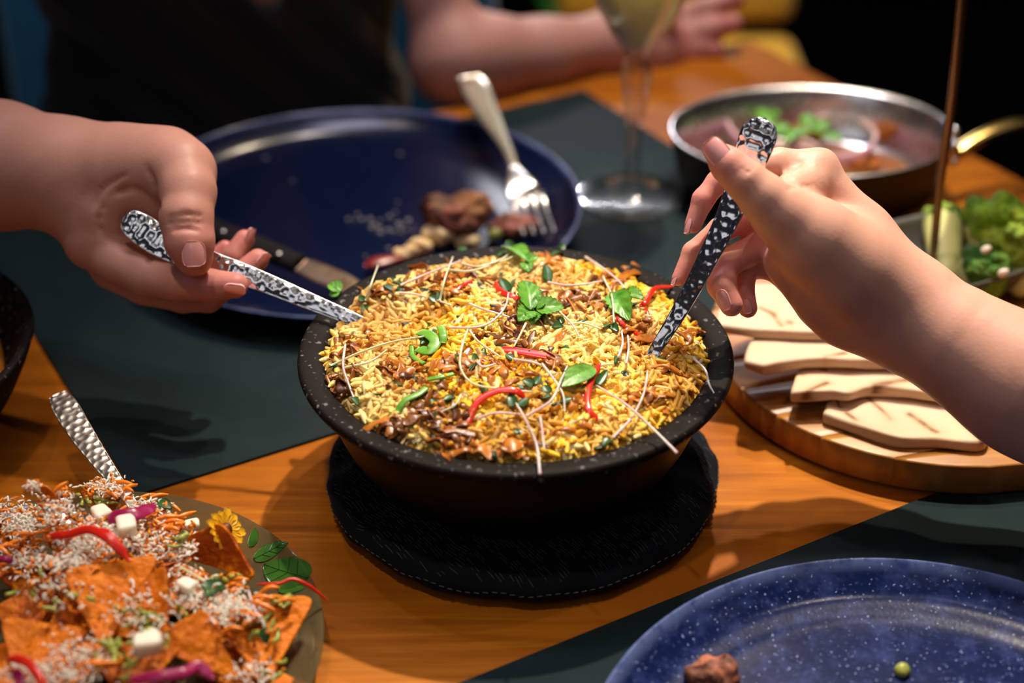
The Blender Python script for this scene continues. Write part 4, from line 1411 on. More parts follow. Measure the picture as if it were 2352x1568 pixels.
for i in range(34):
    x, y = rng.normal(890, 45), rng.normal(510, 28)
    if i > 28:
        x, y = [(672, 418), (918, 355), (610, 365), (840, 590), (800, 505)][i - 29]
    q = at(x, y, 0.0068)
    s_ = rng.uniform(0.0007, 0.0017)
    a = np.linspace(0, 2 * np.pi, 7, endpoint=False)
    rr_ = s_ * rng.uniform(0.6, 1.4, 7)
    V = np.vstack([np.c_[q[0] + rr_ * np.cos(a) * 1.5, q[1] + rr_ * np.sin(a), np.full(7, 0.0072)], np.c_[q[0] + 0.5 * rr_ * np.cos(a) * 1.5, q[1] + 0.5 * rr_ * np.sin(a), np.full(7, 0.0084)], [[q[0], q[1], 0.0086]]])
    k0 = np.arange(7)
    F4 = np.stack([k0, (k0 + 1) % 7, 7 + (k0 + 1) % 7, 7 + k0], 1)
    gs.append((V, [F4, np.stack([7 + k0, 7 + (k0 + 1) % 7, np.full(7, 14)], 1)]))
tag(obj('sauce_crumbs', join(gs), M['smear']), 'pale sauce smears and crumbs dried on the navy plate', 'crumbs', None, 'stuff')

# steak knife on the near left part of the far plate
kn = thing('steak_knife', 'black handled steak knife lying across the navy plate behind the left hand', 'knife', at(600, 580, 0.020))
kp = [at(470, 515, 0.026), at(520, 540, 0.026), at(600, 570, 0.0255), at(690, 608, 0.025)]
obj('handle', sweep(crom(np.array(kp), 30), crom([0.0075, 0.0085, 0.0080, 0.0072], 30)[:, 0], 0.0042, np.array([0, -0.3, 1]), 18, 2.4), M['knifeh'], kn)
bp = [at(690, 608, 0.025), at(735, 627, 0.0235), at(800, 655, 0.021), at(850, 676, 0.018)]
obj('blade', sweep(crom(np.array(bp), 24), crom([0.0066, 0.0082, 0.0075, 0.0020], 24)[:, 0], 0.0009, np.array([0, -0.3, 1]), 12), M['smearedsteel'], kn)
for (x, y) in ((512, 530), (575, 556), (640, 582)):
    q = at(x, y, 0.0300)
    obj('rivet', Solid(q - 0.004, q + 0.004, 0.0006).ell(q, (0.0022, 0.0022, 0.0010)).mesh(), M['steel2'], kn)

# scraps on the near plate
q = at(1628, 1548, 0.010)
V, F = blob((q[0], q[1], 0.0105), np.array([0.0125, 0.010, 0.0062]), 91, 0.0022, 330, 0.0008, 9)
tag(obj('meat_scrap', (V, F, np.array([0.30, 0.105, 0.06]) * (1 + 0.5 * np.clip(fbm(V, 260, 6, 2), -1, 1))[:, None]), M['steak']), 'shredded reddish brown meat scrap on the near blue plate', 'meat')
q = at(2074, 1540, 0.008)
tag(obj('pepper_crumb', blob((q[0], q[1], 0.0090), np.array([0.0026, 0.0026, 0.0022]), 92, 0.0006, 500, 0.0005, 5), M['avocado']), 'tiny yellow green crumb alone on the near blue plate', 'crumb')

# bronze rod in the broccoli
r0 = at(2142, 606, 0.040)
r1 = CAM + (r0[1] + 0.02 - CAM[1]) / (FW + RT * (2211 - IW / 2) / FPX - UP * (10 - IH / 2) / FPX)[1] * (FW + RT * (2211 - IW / 2) / FPX - UP * (10 - IH / 2) / FPX)
rp = crom(np.array([r0, r0 * .66 + r1 * .34 + RT * -.0010, r0 * .33 + r1 * .67 + RT * .0005, r1, r1 + (r1 - r0) * .12]), 40)
RODTOP = r1
br = thing('long_fork', 'thin bronze handled fork standing upright in the broccoli dish', 'fork', rp[0])
obj('handle', sweep(rp, np.linspace(0.0024, 0.0038, 40), 0.0020, -FW + RT * 0.3, 14), M['bronze'], br)
for k in (-1, 0, 1):
    t0 = rp[0] + RT * k * 0.0022
    obj('tine', tube(crom(np.array([rp[1], t0, t0 + np.array([k * 0.001, -0.002, -0.012]), t0 + np.array([k * 0.001, -0.001, -0.022])]), 10), 0.0008, 6), M['bronze'], br)

# ================================================================== garnish on the rice
def ricepath(pts, h, n):
    """pts: photo pixels (x, y[, extra height in mm])"""
    return crom(np.array([onrice(p[0], p[1], h + (p[2] / 1000 if len(p) > 2 else 0)) for p in pts]), n)


def upn(P):
    return unit(np.array([0, -0.35, 1.0]))


# fried onion shreds: every one a thing of its own
def onion_strip(pts, w, seed, dark):
    r = np.random.default_rng(seed)
    n = 26
    P = ricepath(pts, 0.0027, n)
    t = np.linspace(0, 1, n)
    P[:, 2] += 0.0015 * np.sin(t * r.uniform(4, 9) + r.uniform(0, 6)) + 0.0004
    hw = w * (0.55 + 0.45 * np.sin(np.pi * t) ** 0.5) * (1 + 0.3 * np.sin(t * 15 + seed))
    tw_ = r.uniform(0, 3.0) + t * r.uniform(-2.5, 2.5)
    nr_ = np.stack([np.sin(tw_) * 0.8, -0.2 + 0 * t, np.abs(np.cos(tw_)) + 0.25], 1)
    V, F = sweep(P, hw, 0.00055, nr_, 12, 2.2)
    V, F = bumpy((V, F), 0.0003, 420, seed % 7, 2)
    k = np.clip(dark + 0.45 * fbm(V, 150, seed % 5, 2), 0, 1)[:, None]
    col = np.array([0.56, 0.185, 0.020]) * (1 - k) + np.array([0.070, 0.018, 0.006]) * k
    return V, F, col


ON = []
clusters = [(985, 935, 50, 30, 11, 0.75, 'in the dark heap at the near left of the rice'), (1045, 985, 50, 28, 9, 0.7, 'in the dark heap at the near left of the rice'), (1230, 720, 60, 32, 11, 0.65, 'under the mint in the middle of the rice'),
            (1330, 690, 45, 26, 9, 0.45, 'right of the central mint sprig'), (975, 640, 60, 20, 7, 0.4, 'at the back left of the rice'), (1075, 640, 50, 18, 5, 0.45, 'at the back left of the rice'),
            (1400, 640, 50, 22, 6, 0.25, 'at the back right of the rice'), (800, 800, 25, 40, 7, 0.5, 'at the left rim of the rice'), (1050, 850, 70, 24, 9, 0.15, 'in the amber patch left of the middle'),
            (1150, 840, 60, 24, 6, 0.2, 'in the amber patch left of the middle'), (1160, 1030, 45, 12, 4, 0.15, 'at the near rim of the rice'), (1060, 1030, 40, 14, 5, 0.5, 'at the near rim of the rice'), (1335, 930, 22, 45, 5, 0.35, 'beside the hanging chilli strip'),
            (1260, 840, 30, 20, 4, 0.7, 'between the chilli strips'), (1490, 900, 60, 24, 4, 0.3, 'in front of the right spoon'), (1560, 770, 30, 30, 4, 0.5, 'behind the right spoon'), (1470, 770, 40, 20, 4, 0.35, 'behind the right spoon'),
            (890, 860, 50, 14, 4, 0.55, 'at the left of the rice'), (1150, 770, 60, 14, 4, 0.5, 'in the middle of the rice'), (880, 690, 30, 20, 3, 0.4, 'beside the left spoon tip'), (1250, 600, 40, 10, 3, 0.4, 'at the far rim of the rice'), (790, 895, 14, 30, 4, 0.8, 'at the left rim of the rice'), (905, 985, 30, 12, 4, 0.6, 'in the dark heap at the near left of the rice')]
sd = 100
for (cx, cy, sx, sy, n_, dk, w_) in clusters:
    for i in range(int(n_ * 1.7)):
        sd += 1
        r = np.random.default_rng(sd)
        x, y = cx + r.normal(0, sx * 0.6), cy + r.normal(0, sy * 0.6)
        L_ = r.uniform(46, 104)
        a = r.uniform(0, math.pi)
        dx, dy = math.cos(a) * L_, math.sin(a) * L_ * 0.55
        b = r.normal(0, 16, 2)
        o = obj('fried_onion', onion_strip([(x - dx / 2, y - dy / 2), (x + b[0], y + b[1] * 0.6), (x + dx / 2, y + dy / 2)], r.uniform(0.0012, 0.0028), sd, float(np.clip(dk + r.normal(0, 0.15), 0, 1))), M['onion'])
        tag(o, 'crisp brown fried onion shred ' + w_, 'onion', 'fried onion shreds ' + w_)
for pts, w, dk, w_ in [([(1215, 815), (1250, 790), (1285, 778), (1300, 768)], 0.0020, 0.2, 'long amber fried onion shred just above the straight chilli strip'),
                       ([(815, 838), (850, 838), (885, 850), (905, 862)], 0.0017, 0.45, 'long thin brown fried onion shred at the left of the rice'),
                       ([(1460, 885), (1490, 905), (1525, 925), (1530, 955)], 0.0017, 0.3, 'bent brown fried onion shred in front of the right spoon tip'),
                       ([(1490, 840), (1530, 848), (1575, 860), (1610, 868)], 0.0012, 0.35, 'long straight fried onion shred right of the right spoon tip'),
                       ([(1085, 1035), (1120, 1036), (1160, 1030), (1200, 1028)], 0.0042, 0.1, 'wide glossy amber onion shred at the near rim')]:
    sd += 1
    tag(obj('fried_onion', onion_strip(pts, w, sd, dk), M['onion']), w_, 'onion')

# chilli strips
for pts, w, lab in [([(1142, 803, 3), (1180, 805, 4), (1225, 812, 4), (1280, 822, 3)], 0.0026, 'straight wide red chilli strip lying in the middle of the rice'),
                    ([(1070, 998, 2), (1078, 960, 4), (1100, 920, 6), (1145, 897, 7), (1185, 898, 6), (1206, 915, 3)], 0.0022, 'arched red chilli strip at the near left of the rice'),
                    ([(1378, 835, 5), (1360, 865, 6), (1350, 905, 5), (1352, 940, 4), (1375, 966, 2)], 0.0020, 'red chilli strip hanging down beside the single mint leaf'),
                    ([(1545, 658, 5), (1505, 662, 7), (1485, 690, 6), (1472, 704, 3)], 0.0017, 'thin curled red chilli strip behind the right spoon'),
                    ([(1418, 712, 4), (1424, 735, 4), (1450, 760, 3), (1492, 777, 3)], 0.0017, 'thin red chilli strip under the right mint sprig'),
                    ([(1137, 648, 3), (1150, 668, 4), (1175, 680, 4), (1205, 692, 2)], 0.0022, 'short bright red chilli strip left of the central mint'),
                    ([(1042, 672, 3), (1062, 655, 4), (1088, 643, 3)], 0.0015, 'small red chilli strip at the back left of the rice'),
                    ([(1470, 700, 3), (1485, 715, 3), (1490, 735, 2)], 0.0014, 'tiny red chilli strip right of the right mint sprig')]:
    n = 34
    P = ricepath(pts, 0.0, n)
    t = np.linspace(0, 1, n)
    hw = 0.82 * w * np.clip(np.minimum(t, 1 - t) * 7 + 0.35, 0, 1)
    tag(obj('chilli_strip', sweep(P, hw, 0.0006, -FW * 0.7 + UP * 0.5, 14, 2.6), M['chili']), lab, 'chilli')


# mint
def mint(cpx, h, leaves, label, stem=None):
    c = onrice(cpx[0], cpx[1], h)
    t = thing('mint_sprig', label, 'mint', c)
    for (x0, y0, h0, x1, y1, h1, w, tilt) in leaves:
        obj('leaf', leaf(onrice(x0, y0, h0 / 1000), onrice(x1, y1, h1 / 1000), -FW * 0.75 + UP * 0.6 + RT * tilt, w, 0.22, 0.35, 0.28, 7, 0.018, 25, 13, 0.0003, (0.72, 0.75)), M['mint'], t)
    if stem:
        obj('stem', tube(ricepath(stem, 0.003, 12), 0.0007, 6), M['stemg'], t)


mint((1222, 700), 0.006, [(1218, 712, 7, 1205, 645, 11, .0125, 0.2), (1228, 706, 7, 1255, 690, 10, .0080, -0.2), (1222, 712, 6, 1190, 738, 5, .0105, 0.1), (1232, 712, 7, 1296, 706, 8, .0120, -0.1), (1226, 716, 6, 1222, 745, 3, .0080, 0.0), (1216, 706, 6, 1192, 690, 8, .0065, 0.3)],
     'bright green mint sprig standing in the middle of the rice', [(1228, 715), (1250, 728), (1275, 748)])
mint((1435, 695), 0.005, [(1412, 672, 7, 1447, 738, 6, .0135, -0.3), (1428, 672, 7, 1478, 688, 8, .0095, 0.2), (1415, 675, 7, 1405, 700, 5, .0060, 0.2)],
     'green mint sprig at the right of the rice, left of the upright spoon', [(1412, 672), (1400, 650), (1390, 635)])
mint((1195, 590), 0.005, [(1165, 573, 7, 1215, 603, 7, .0110, 0.1), (1205, 600, 6, 1238, 592, 8, .0075, -0.2), (1205, 604, 6, 1215, 626, 3, .0075, 0.1)],
     'green mint sprig at the far rim of the rice', None)
mint((770, 665), 0.006, [(785, 668, 6, 752, 655, 8, .0085, 0.1), (780, 672, 6, 757, 678, 5, .0070, 0.2)], 'small mint sprig at the left rim, above the left spoon', None)
sl = thing('mint_sprig', 'single large oval mint leaf lying in front of the hanging chilli strip', 'mint', onrice(1320, 868, 0.004))
obj('leaf', leaf(onrice(1366, 845, 0.007), onrice(1280, 888, 0.006), -FW * 0.8 + UP * 0.55, 0.0108, 0.14, 0.18, 0.10, 12, 0.010, 29, 15, 0.0003, (0.85, 0.62)), M['mint'], sl)
obj('stem', tube(ricepath([(1362, 847), (1385, 838), (1410, 836)], 0.005, 10), 0.0006, 6), M['stemg'], sl)


# micro sprouts: stem + two seed leaves
def sprout(pts, lv, label, pale=False, r_=0.00062):
    P = ricepath(pts, 0.0025, 26)
    t = thing('micro_sprout', label, 'sprout', P[0])
    obj('stem', tube(P, np.linspace(r_ * 1.15, r_ * 0.75, 26), 6), M['stemg' if pale else 'stem'], t)
    for (x0, y0, x1, y1, w) in lv:
        obj('leaf', leaf(onrice(x0, y0, 0.0035), onrice(x1, y1, 0.0045), -FW * 0.7 + UP * 0.6 + RT * rng.uniform(-0.5, 0.5), w * 0.74, 0.10, 0.3, 0, 1, 0, 11, 7, 0.00035, (0.62, 0.62)), M['sprout'], t)


SP = [
    ([(915, 672, 2), (950, 675, 4), (990, 685, 4), (1040, 702, 2)], [(915, 672, 880, 655, .0065), (918, 672, 918, 655, .004)], 'lilac sprout stem curving across the back left of the rice'),
    ([(890, 672, 2), (915, 682, 2), (958, 712, 1)], [(892, 672, 880, 690, .004)], 'short lilac sprout at the left, beside the spoon'),
    ([(1078, 697, 3), (1110, 710, 4), (1150, 722, 4), (1180, 732, 2)], [], 'straight pink sprout stem left of the central mint'),
    ([(1030, 752, 2), (1090, 752, 3), (1130, 738, 4), (1160, 705, 5), (1168, 672, 3)], [(1168, 672, 1150, 640, .0075), (1168, 672, 1185, 640, .004)], 'long bent lilac sprout rising to the central mint'),
    ([(1255, 685, 5), (1290, 720, 6), (1315, 745, 5), (1330, 772, 3)], [], 'white sprout stem slanting down right of the central mint', True),
    ([(1258, 648, 3), (1300, 655, 4), (1345, 652, 4), (1385, 645, 3)], [(1258, 648, 1252, 608, .008)], 'pink sprout lying along the back right of the rice'),
    ([(1208, 742, 3), (1195, 768, 4), (1180, 796, 3)], [], 'short white sprout stem in front of the central mint', True),
    ([(1075, 755, 6), (1060, 800, 6), (1058, 845, 6), (1085, 880, 5), (1140, 892, 4), (1225, 900, 3)], [(1225, 885, 1200, 872, .007), (1228, 884, 1240, 865, .006)], 'tall white sprout bent like a hook in the middle left', True),
    ([(1078, 758, 5), (1100, 785, 5), (1150, 820, 3)], [], 'pale sprout stem branching right from the hooked one', True),
    ([(760, 840, 3), (830, 808, 5), (900, 785, 5), (975, 772, 4)], [(985, 772, 965, 792, .006), (980, 774, 1000, 790, .005)], 'long white sprout stem at the left of the rice', True),
    ([(790, 845, 3), (850, 830, 4), (890, 802, 4)], [(760, 842, 775, 838, .006)], 'shorter pale sprout stem under the long white one', True),
    ([(793, 790, 4), (788, 840, 5), (800, 880, 4), (812, 912, 2)], [(812, 912, 822, 932, .005)], 'lilac sprout stem dropping along the left rim'),
    ([(1240, 1088, 4), (1232, 1020, 6), (1205, 960, 7), (1185, 925, 5)], [(1180, 935, 1172, 902, .007), (1195, 935, 1215, 915, .007)], 'lilac sprout hanging over the near rim of the bowl'),
    ([(1100, 960, 3), (1140, 948, 4), (1200, 952, 3)], [(1085, 955, 1070, 950, .004)], 'thin lilac sprout lying under the arched chilli'),
    ([(1060, 905, 4), (1045, 930, 4), (1015, 945, 3)], [(1005, 940, 990, 915, .006), (1010, 945, 1000, 960, .006), (1040, 910, 1020, 920, .005)], 'curled white sprout in the dark onion heap', True),
    ([(1555, 1040, 5), (1500, 985, 8), (1440, 930, 8), (1370, 885, 5)], [(1370, 885, 1395, 850, .006), (1365, 888, 1335, 892, .006)], 'long lilac sprout reaching over the near right rim'),
    ([(1408, 1005, 3), (1450, 960, 5), (1478, 905, 7), (1488, 850, 5)], [(1400, 1008, 1385, 1025, .006)], 'white to lilac sprout stem in front of the right spoon'),
    ([(1210, 955, 4), (1265, 920, 6), (1290, 870, 7), (1303, 840, 5)], [(1260, 905, 1248, 885, .007), (1262, 905, 1245, 915, .005)], 'lilac sprout standing left of the single mint leaf'),
    ([(1245, 835, 4), (1270, 868, 5), (1293, 905, 4), (1297, 945, 2)], [(1288, 925, 1315, 915, .006)], 'thin lilac sprout crossing left of the single mint leaf'),
    ([(1240, 955, 4), (1245, 985, 4), (1250, 1030, 3)], [], 'thin dark lilac sprout stem near the near rim'),
    ([(1420, 820, 4), (1430, 790, 6), (1428, 760, 5)], [(1420, 818, 1412, 835, .004)], 'upright lilac sprout left of the right spoon'),
    ([(1438, 835, 4), (1444, 800, 6), (1442, 770, 5)], [], 'second upright lilac sprout stem left of the right spoon'),
    ([(1590, 820, 4), (1620, 850, 6), (1628, 880, 5), (1640, 903, 3)], [], 'fine lilac sprout curling over the right rim'),
    ([(920, 655, 3), (990, 625, 5), (1060, 598, 4)], [(920, 655, 880, 640, .006)], 'lilac sprout along the far left rim of the rice'),
    ([(1060, 605, 4), (1100, 612, 6), (1150, 596, 6), (1178, 575, 4)], [(1178, 572, 1165, 552, .007), (1180, 575, 1150, 566, .007), (1170, 580, 1140, 590, .005)], 'bunched pale sprout at the far rim with raised leaves', True),
    ([(1030, 620, 4), (1080, 622, 6), (1140, 605, 6), (1180, 588, 4)], [(1050, 575, 1075, 572, .006)], 'second pale sprout stem at the far rim', True),
    ([(1345, 590, 4), (1390, 620, 5), (1430, 655, 3), (1440, 690, 2)], [(1290, 580, 1265, 590, .006), (1285, 575, 1295, 560, .006)], 'lilac sprout at the far right of the rice'),
    ([(1385, 635, 4), (1405, 680, 6), (1410, 740, 4)], [(1405, 745, 1420, 762, .006), (1400, 745, 1385, 755, .004)], 'green sprout stem crossing the right mint sprig', True),
    ([(840, 690, 4), (855, 645, 7), (868, 610, 5)], [(838, 692, 825, 680, .005), (840, 700, 832, 720, .005)], 'upright green sprout at the far left rim', True),
    ([(1010, 690, 3), (1022, 640, 6), (1040, 590, 5)], [(1008, 692, 985, 680, .007), (1012, 692, 1008, 668, .006)], 'upright pale sprout at the back left of the rice', True),
    ([(1305, 745, 3), (1340, 742, 4), (1380, 755, 3)], [(1290, 745, 1268, 752, .006), (1292, 744, 1285, 728, .005)], 'pale sprout stem lying right of the central mint', True),
    ([(1095, 830, 3), (1110, 842, 4), (1140, 835, 3)], [(1096, 835, 1088, 812, .0045), (1094, 830, 1080, 850, .0045), (1060, 835, 1048, 812, .006)], 'dark leaved sprout in the middle left of the rice'),
    ([(1180, 825, 3), (1225, 832, 4), (1250, 842, 3)], [(1180, 826, 1160, 815, .0055)], 'round leaved sprout under the straight chilli strip'),
]
for s_ in SP:
    sprout(s_[0], s_[1], s_[2], len(s_) > 3)

# spring onion curls and chopped dark herb bits
for pts, w, lab in [([(965, 762, 3), (985, 768, 5), (1000, 785, 4), (985, 805, 3), (960, 800, 2)], 0.0030, 'curled green spring onion slice at the left of the rice'),
                    ([(912, 945, 3), (930, 920, 5), (960, 905, 4), (980, 890, 3)], 0.0017, 'bright green spring onion strip at the near left'),
                    ([(1012, 750, 4), (1018, 768, 5), (1016, 788, 3)], 0.0021, 'short upright green spring onion piece behind the hooked sprout'),
                    ([(980, 872, 3), (1010, 866, 4), (1042, 858, 3)], 0.0012, 'thin green spring onion shred left of the arched chilli'),
                    ([(945, 795, 3), (950, 820, 3), (975, 835, 3)], 0.0012, 'thin dark green spring onion shred under the curled slice')]:
    P = ricepath(pts, 0.001, 24)
    tag(obj('spring_onion', sweep(P, w, 0.0006, -FW * 0.6 + UP * 0.6, 12, 2.4), M['scallion']), lab, 'spring onion')
for i in range(62):
    r = np.random.default_rng(900 + i)
    while True:
        x, y = r.uniform(770, 1610), r.uniform(600, 1050)
        if ((x - 1190) / 430) ** 2 + ((y - 815) / 235) ** 2 < 1:
            break
    a = r.uniform(0, 6.28)
    L_ = r.uniform(9, 22)
    dx, dy = math.cos(a) * L_, math.sin(a) * L_ * 0.6
    P = ricepath([(x - dx, y - dy), (x + r.normal(0, 3), y + r.normal(0, 3)), (x + dx, y + dy)], 0.0022, 9)
    V, F = bumpy(sweep(P, r.uniform(0.0008, 0.0019) * np.array([.5, .8, 1, 1.1, 1, 1.1, .9, .7, .4]), 0.0005, -FW * 0.6 + UP * 0.6 + RT * r.uniform(-.5, .5), 9, 2), 0.0003, 900, i % 5, 2)
    tag(obj('herb_flake', (V, F), M['herb' if i % 3 else 'sprout']), 'small dark green chopped herb flake on the rice', 'herb', 'herb flakes on the rice')

# ================================================================== nachos
NC, NR = np.array([-0.2022, -0.1476]), 0.1152
npl = thing('glass_plate', 'olive tinted glass plate with printed green leaves under the nachos', 'plate', (NC[0], NC[1], 0.0004))
pp = fixp(crom([(0.0, 0.0030), (0.06, 0.0030), (0.085, 0.0042), (0.104, 0.0095), (0.1136, 0.0140), (0.1152, 0.0152), (0.1140, 0.0166), (0.1035, 0.0125), (0.085, 0.0072), (0.06, 0.0058), (0.0, 0.0058)], 70))
obj('plate_body', lathe(pp, NC, 128), M['oliveglass'], npl)


def platez(p):
    r = math.hypot(p[0] - NC[0], p[1] - NC[1])
    return float(np.interp(r, [0, 0.06, 0.085, 0.1035, 0.1140], [0.0058, 0.0058, 0.0072, 0.0125, 0.0164]))


def onplate(x, y, h=0.0):
    z = 0.012
    for _ in range(8):
        z = platez(at(x, y, z)) + h
    return at(x, y, z)


for (x0, y0, x1, y1, w) in [(708, 1328, 606, 1296, .0190), (582, 1284, 662, 1246, .0100), (578, 1256, 586, 1212, .0055), (640, 1352, 700, 1350, .0060)]:
    b, t = onplate(x0, y0, 0.0004), onplate(x1, y1, 0.0004)
    V, F = leaf(b, t, (0.15, 0.0, 1), w, 0, 0, 0, 1, 0, 21, 11, 0.0002, (0.75, 0.7))
    for i in range(len(V)):
        V[i, 2] = platez(V[i]) + (0.0005 if i < len(V) // 2 else 0.00015)
    o = obj('printed_leaf', (V, F), M['print'], npl)
    if w > 0.006:
        lines = [np.array([b + (t - b) * u + np.array([0, 0, 0.0006]) for u in np.linspace(0.02, 0.98, 10)])]
        S = unit(np.cross(t - b, [0, 0, 1]))
        for u in (0.25, 0.45, 0.65):
            for sg in (-1, 1):
                lines.append(np.array([b + (t - b) * (u + 0.18 * q) + S * sg * w * 0.40 * q * math.sin(math.pi * min(0.9, u + .1)) + np.array([0, 0, 0.0006]) for q in np.linspace(0, 1, 6)]))
        for l in lines:
            for i in range(len(l)):
                l[i, 2] = platez(l[i]) + 0.00055
        obj('vein', join([tube(l, 0.00022, 4, cap=False) for l in lines]), M['printvein'], o)


def chip(p3, label, seed, curl=0.10, dark=0.0):
    """rounded triangular crisp, bubbly and bent"""
    r = np.random.default_rng(seed)
    A, B, C = [np.asarray(p, float) for p in p3]
    n = 26
    nr_ = unit(np.cross(B - A, C - A))
    if nr_ @ (-FW) < 0:
        B, C = C, B
        nr_ = -nr_
    L_ = (np.linalg.norm(B - A) + np.linalg.norm(C - A) + np.linalg.norm(C - B)) / 3
    a = np.linspace(0, 2 * np.pi, 72, endpoint=False)
    rings = []
    g = (A + B + C) / 3
    # rounded outline
    tri = np.array([A, B, C])
    out = []
    for i in range(3):
        p0, p1, p2 = tri[i - 1], tri[i], tri[(i + 1) % 3]
        s0, s1 = p1 + (p0 - p1) * 0.16, p1 + (p2 - p1) * 0.16
        for t in np.linspace(0, 1, 8):
            out.append((1 - t) ** 2 * s0 + 2 * t * (1 - t) * p1 + t * t * s1)
        q1 = p2 + (p1 - p2) * 0.16
        for t in np.linspace(0, 1, 12)[1:-1]:
            out.append(s1 + (q1 - s1) * t)
    out = np.array(out)
    m = len(out)
    S = np.linspace(0.0, 1, 18)[1:]
    P = g + (out - g)[None] * S[:, None, None]
    u1_ = unit(B - A)
    u2_ = np.cross(nr_, u1_)
    X = ((P - g) @ u1_) / L_
    Y = ((P - g) @ u2_) / L_
    ph = r.uniform(0, 6.28)
    H = curl * L_ * ((X * math.cos(ph) + Y * math.sin(ph)) ** 2 * 3.0 - 0.25) + 0.018 * L_ * fbm(P, 190, seed % 9, 2) + 0.010 * L_ * fbm(P, 520, seed % 7, 2)
    P = P + nr_ * H[..., None]
    P[..., 2] = np.maximum(P[..., 2], 0.0070)
    th_ = 0.0010
    top = np.vstack([(P + nr_ * th_).reshape(-1, 3), [g + nr_ * (th_ - 0.06 * curl * L_)]])
    bot = np.vstack([(P - nr_ * th_).reshape(-1, 3), [g - nr_ * (th_ + 0.06 * curl * L_)]])
    F4 = gridfaces(17, m, closed_v=True)
    k0 = np.arange(m)
    k1 = (k0 + 1) % m
    nT = len(top)
    Ft = np.stack([np.full(m, nT - 1), k0, k1], 1)
    last = 16 * m
    E = np.stack([last + k0, nT + last + k0, nT + last + k1, last + k1], 1)
    V = np.vstack([top, bot])
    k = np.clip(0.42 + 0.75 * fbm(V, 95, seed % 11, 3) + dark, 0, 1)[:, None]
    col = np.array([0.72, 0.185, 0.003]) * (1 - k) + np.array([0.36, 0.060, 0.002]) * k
    o = obj('tortilla_chip', (V, [np.r_[F4, F4[:, ::-1] + nT, E], np.r_[Ft, Ft[:, ::-1] + nT]], col), M['chip'])
    return tag(o, label, 'crisp')


def ap(x, y, z):
    return at(x, y, z)


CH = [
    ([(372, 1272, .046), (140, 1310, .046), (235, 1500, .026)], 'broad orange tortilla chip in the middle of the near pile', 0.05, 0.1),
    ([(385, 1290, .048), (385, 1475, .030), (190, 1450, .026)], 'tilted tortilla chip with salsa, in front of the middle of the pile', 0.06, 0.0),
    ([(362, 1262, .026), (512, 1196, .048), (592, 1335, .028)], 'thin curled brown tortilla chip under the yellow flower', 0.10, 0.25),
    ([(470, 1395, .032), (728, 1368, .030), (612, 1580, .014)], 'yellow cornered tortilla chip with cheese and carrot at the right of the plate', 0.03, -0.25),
    ([(472, 1395, .040), (322, 1475, .034), (555, 1568, .018)], 'orange tortilla chip with light painted in, at the near middle of the plate', 0.05, -0.15),  # lighter chip colour stands in for light on it
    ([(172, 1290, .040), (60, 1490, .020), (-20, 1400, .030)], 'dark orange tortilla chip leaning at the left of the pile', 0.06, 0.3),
    ([(0, 1420, .034), (215, 1445, .030), (40, 1590, .022)], 'tortilla chip with shade painted in, at the near left frame edge', 0.05, 0.2),  # darker chip colour stands in for shade
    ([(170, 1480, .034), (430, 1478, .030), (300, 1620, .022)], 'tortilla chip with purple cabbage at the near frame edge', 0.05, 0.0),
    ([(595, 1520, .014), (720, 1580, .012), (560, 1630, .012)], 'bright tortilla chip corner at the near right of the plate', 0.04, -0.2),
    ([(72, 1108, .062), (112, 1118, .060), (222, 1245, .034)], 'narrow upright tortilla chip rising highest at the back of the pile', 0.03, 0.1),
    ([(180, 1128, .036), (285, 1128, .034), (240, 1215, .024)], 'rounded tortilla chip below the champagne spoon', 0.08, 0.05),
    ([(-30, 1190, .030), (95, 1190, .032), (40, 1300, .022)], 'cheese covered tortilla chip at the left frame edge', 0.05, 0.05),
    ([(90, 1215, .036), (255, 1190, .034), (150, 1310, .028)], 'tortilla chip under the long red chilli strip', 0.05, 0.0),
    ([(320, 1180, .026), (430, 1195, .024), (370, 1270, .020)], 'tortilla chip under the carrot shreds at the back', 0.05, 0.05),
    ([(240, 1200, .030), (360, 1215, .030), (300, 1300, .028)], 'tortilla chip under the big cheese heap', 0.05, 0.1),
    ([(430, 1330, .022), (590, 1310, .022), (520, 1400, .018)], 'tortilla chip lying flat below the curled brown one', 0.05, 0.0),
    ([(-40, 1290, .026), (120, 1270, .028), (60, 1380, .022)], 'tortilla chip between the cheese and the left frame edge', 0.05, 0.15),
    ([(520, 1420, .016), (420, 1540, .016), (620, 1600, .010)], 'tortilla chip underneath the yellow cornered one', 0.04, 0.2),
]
for i, (p3, lab, cu_, dk) in enumerate(CH):
    chip([ap(*p) for p in p3], lab, 300 + i, cu_, dk)
for i in range(12):
    r = np.random.default_rng(400 + i)
    a = r.uniform(0, 6.28)
    rr_ = r.uniform(0.005, 0.062)
    c = np.array([NC[0] + rr_ * math.cos(a), NC[1] + rr_ * math.sin(a), 0.013 + 0.010 * (1 - rr_ / 0.07)])
    b0 = r.uniform(0, 6.28)
    p3 = [c + np.array([0.03 * math.cos(b0 + q), 0.03 * math.sin(b0 + q), r.uniform(-0.004, 0.006)]) for q in (0, 2.1, 4.2)]
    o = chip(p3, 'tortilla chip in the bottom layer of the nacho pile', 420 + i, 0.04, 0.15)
    o['group'] = 'tortilla chips in the bottom layer'

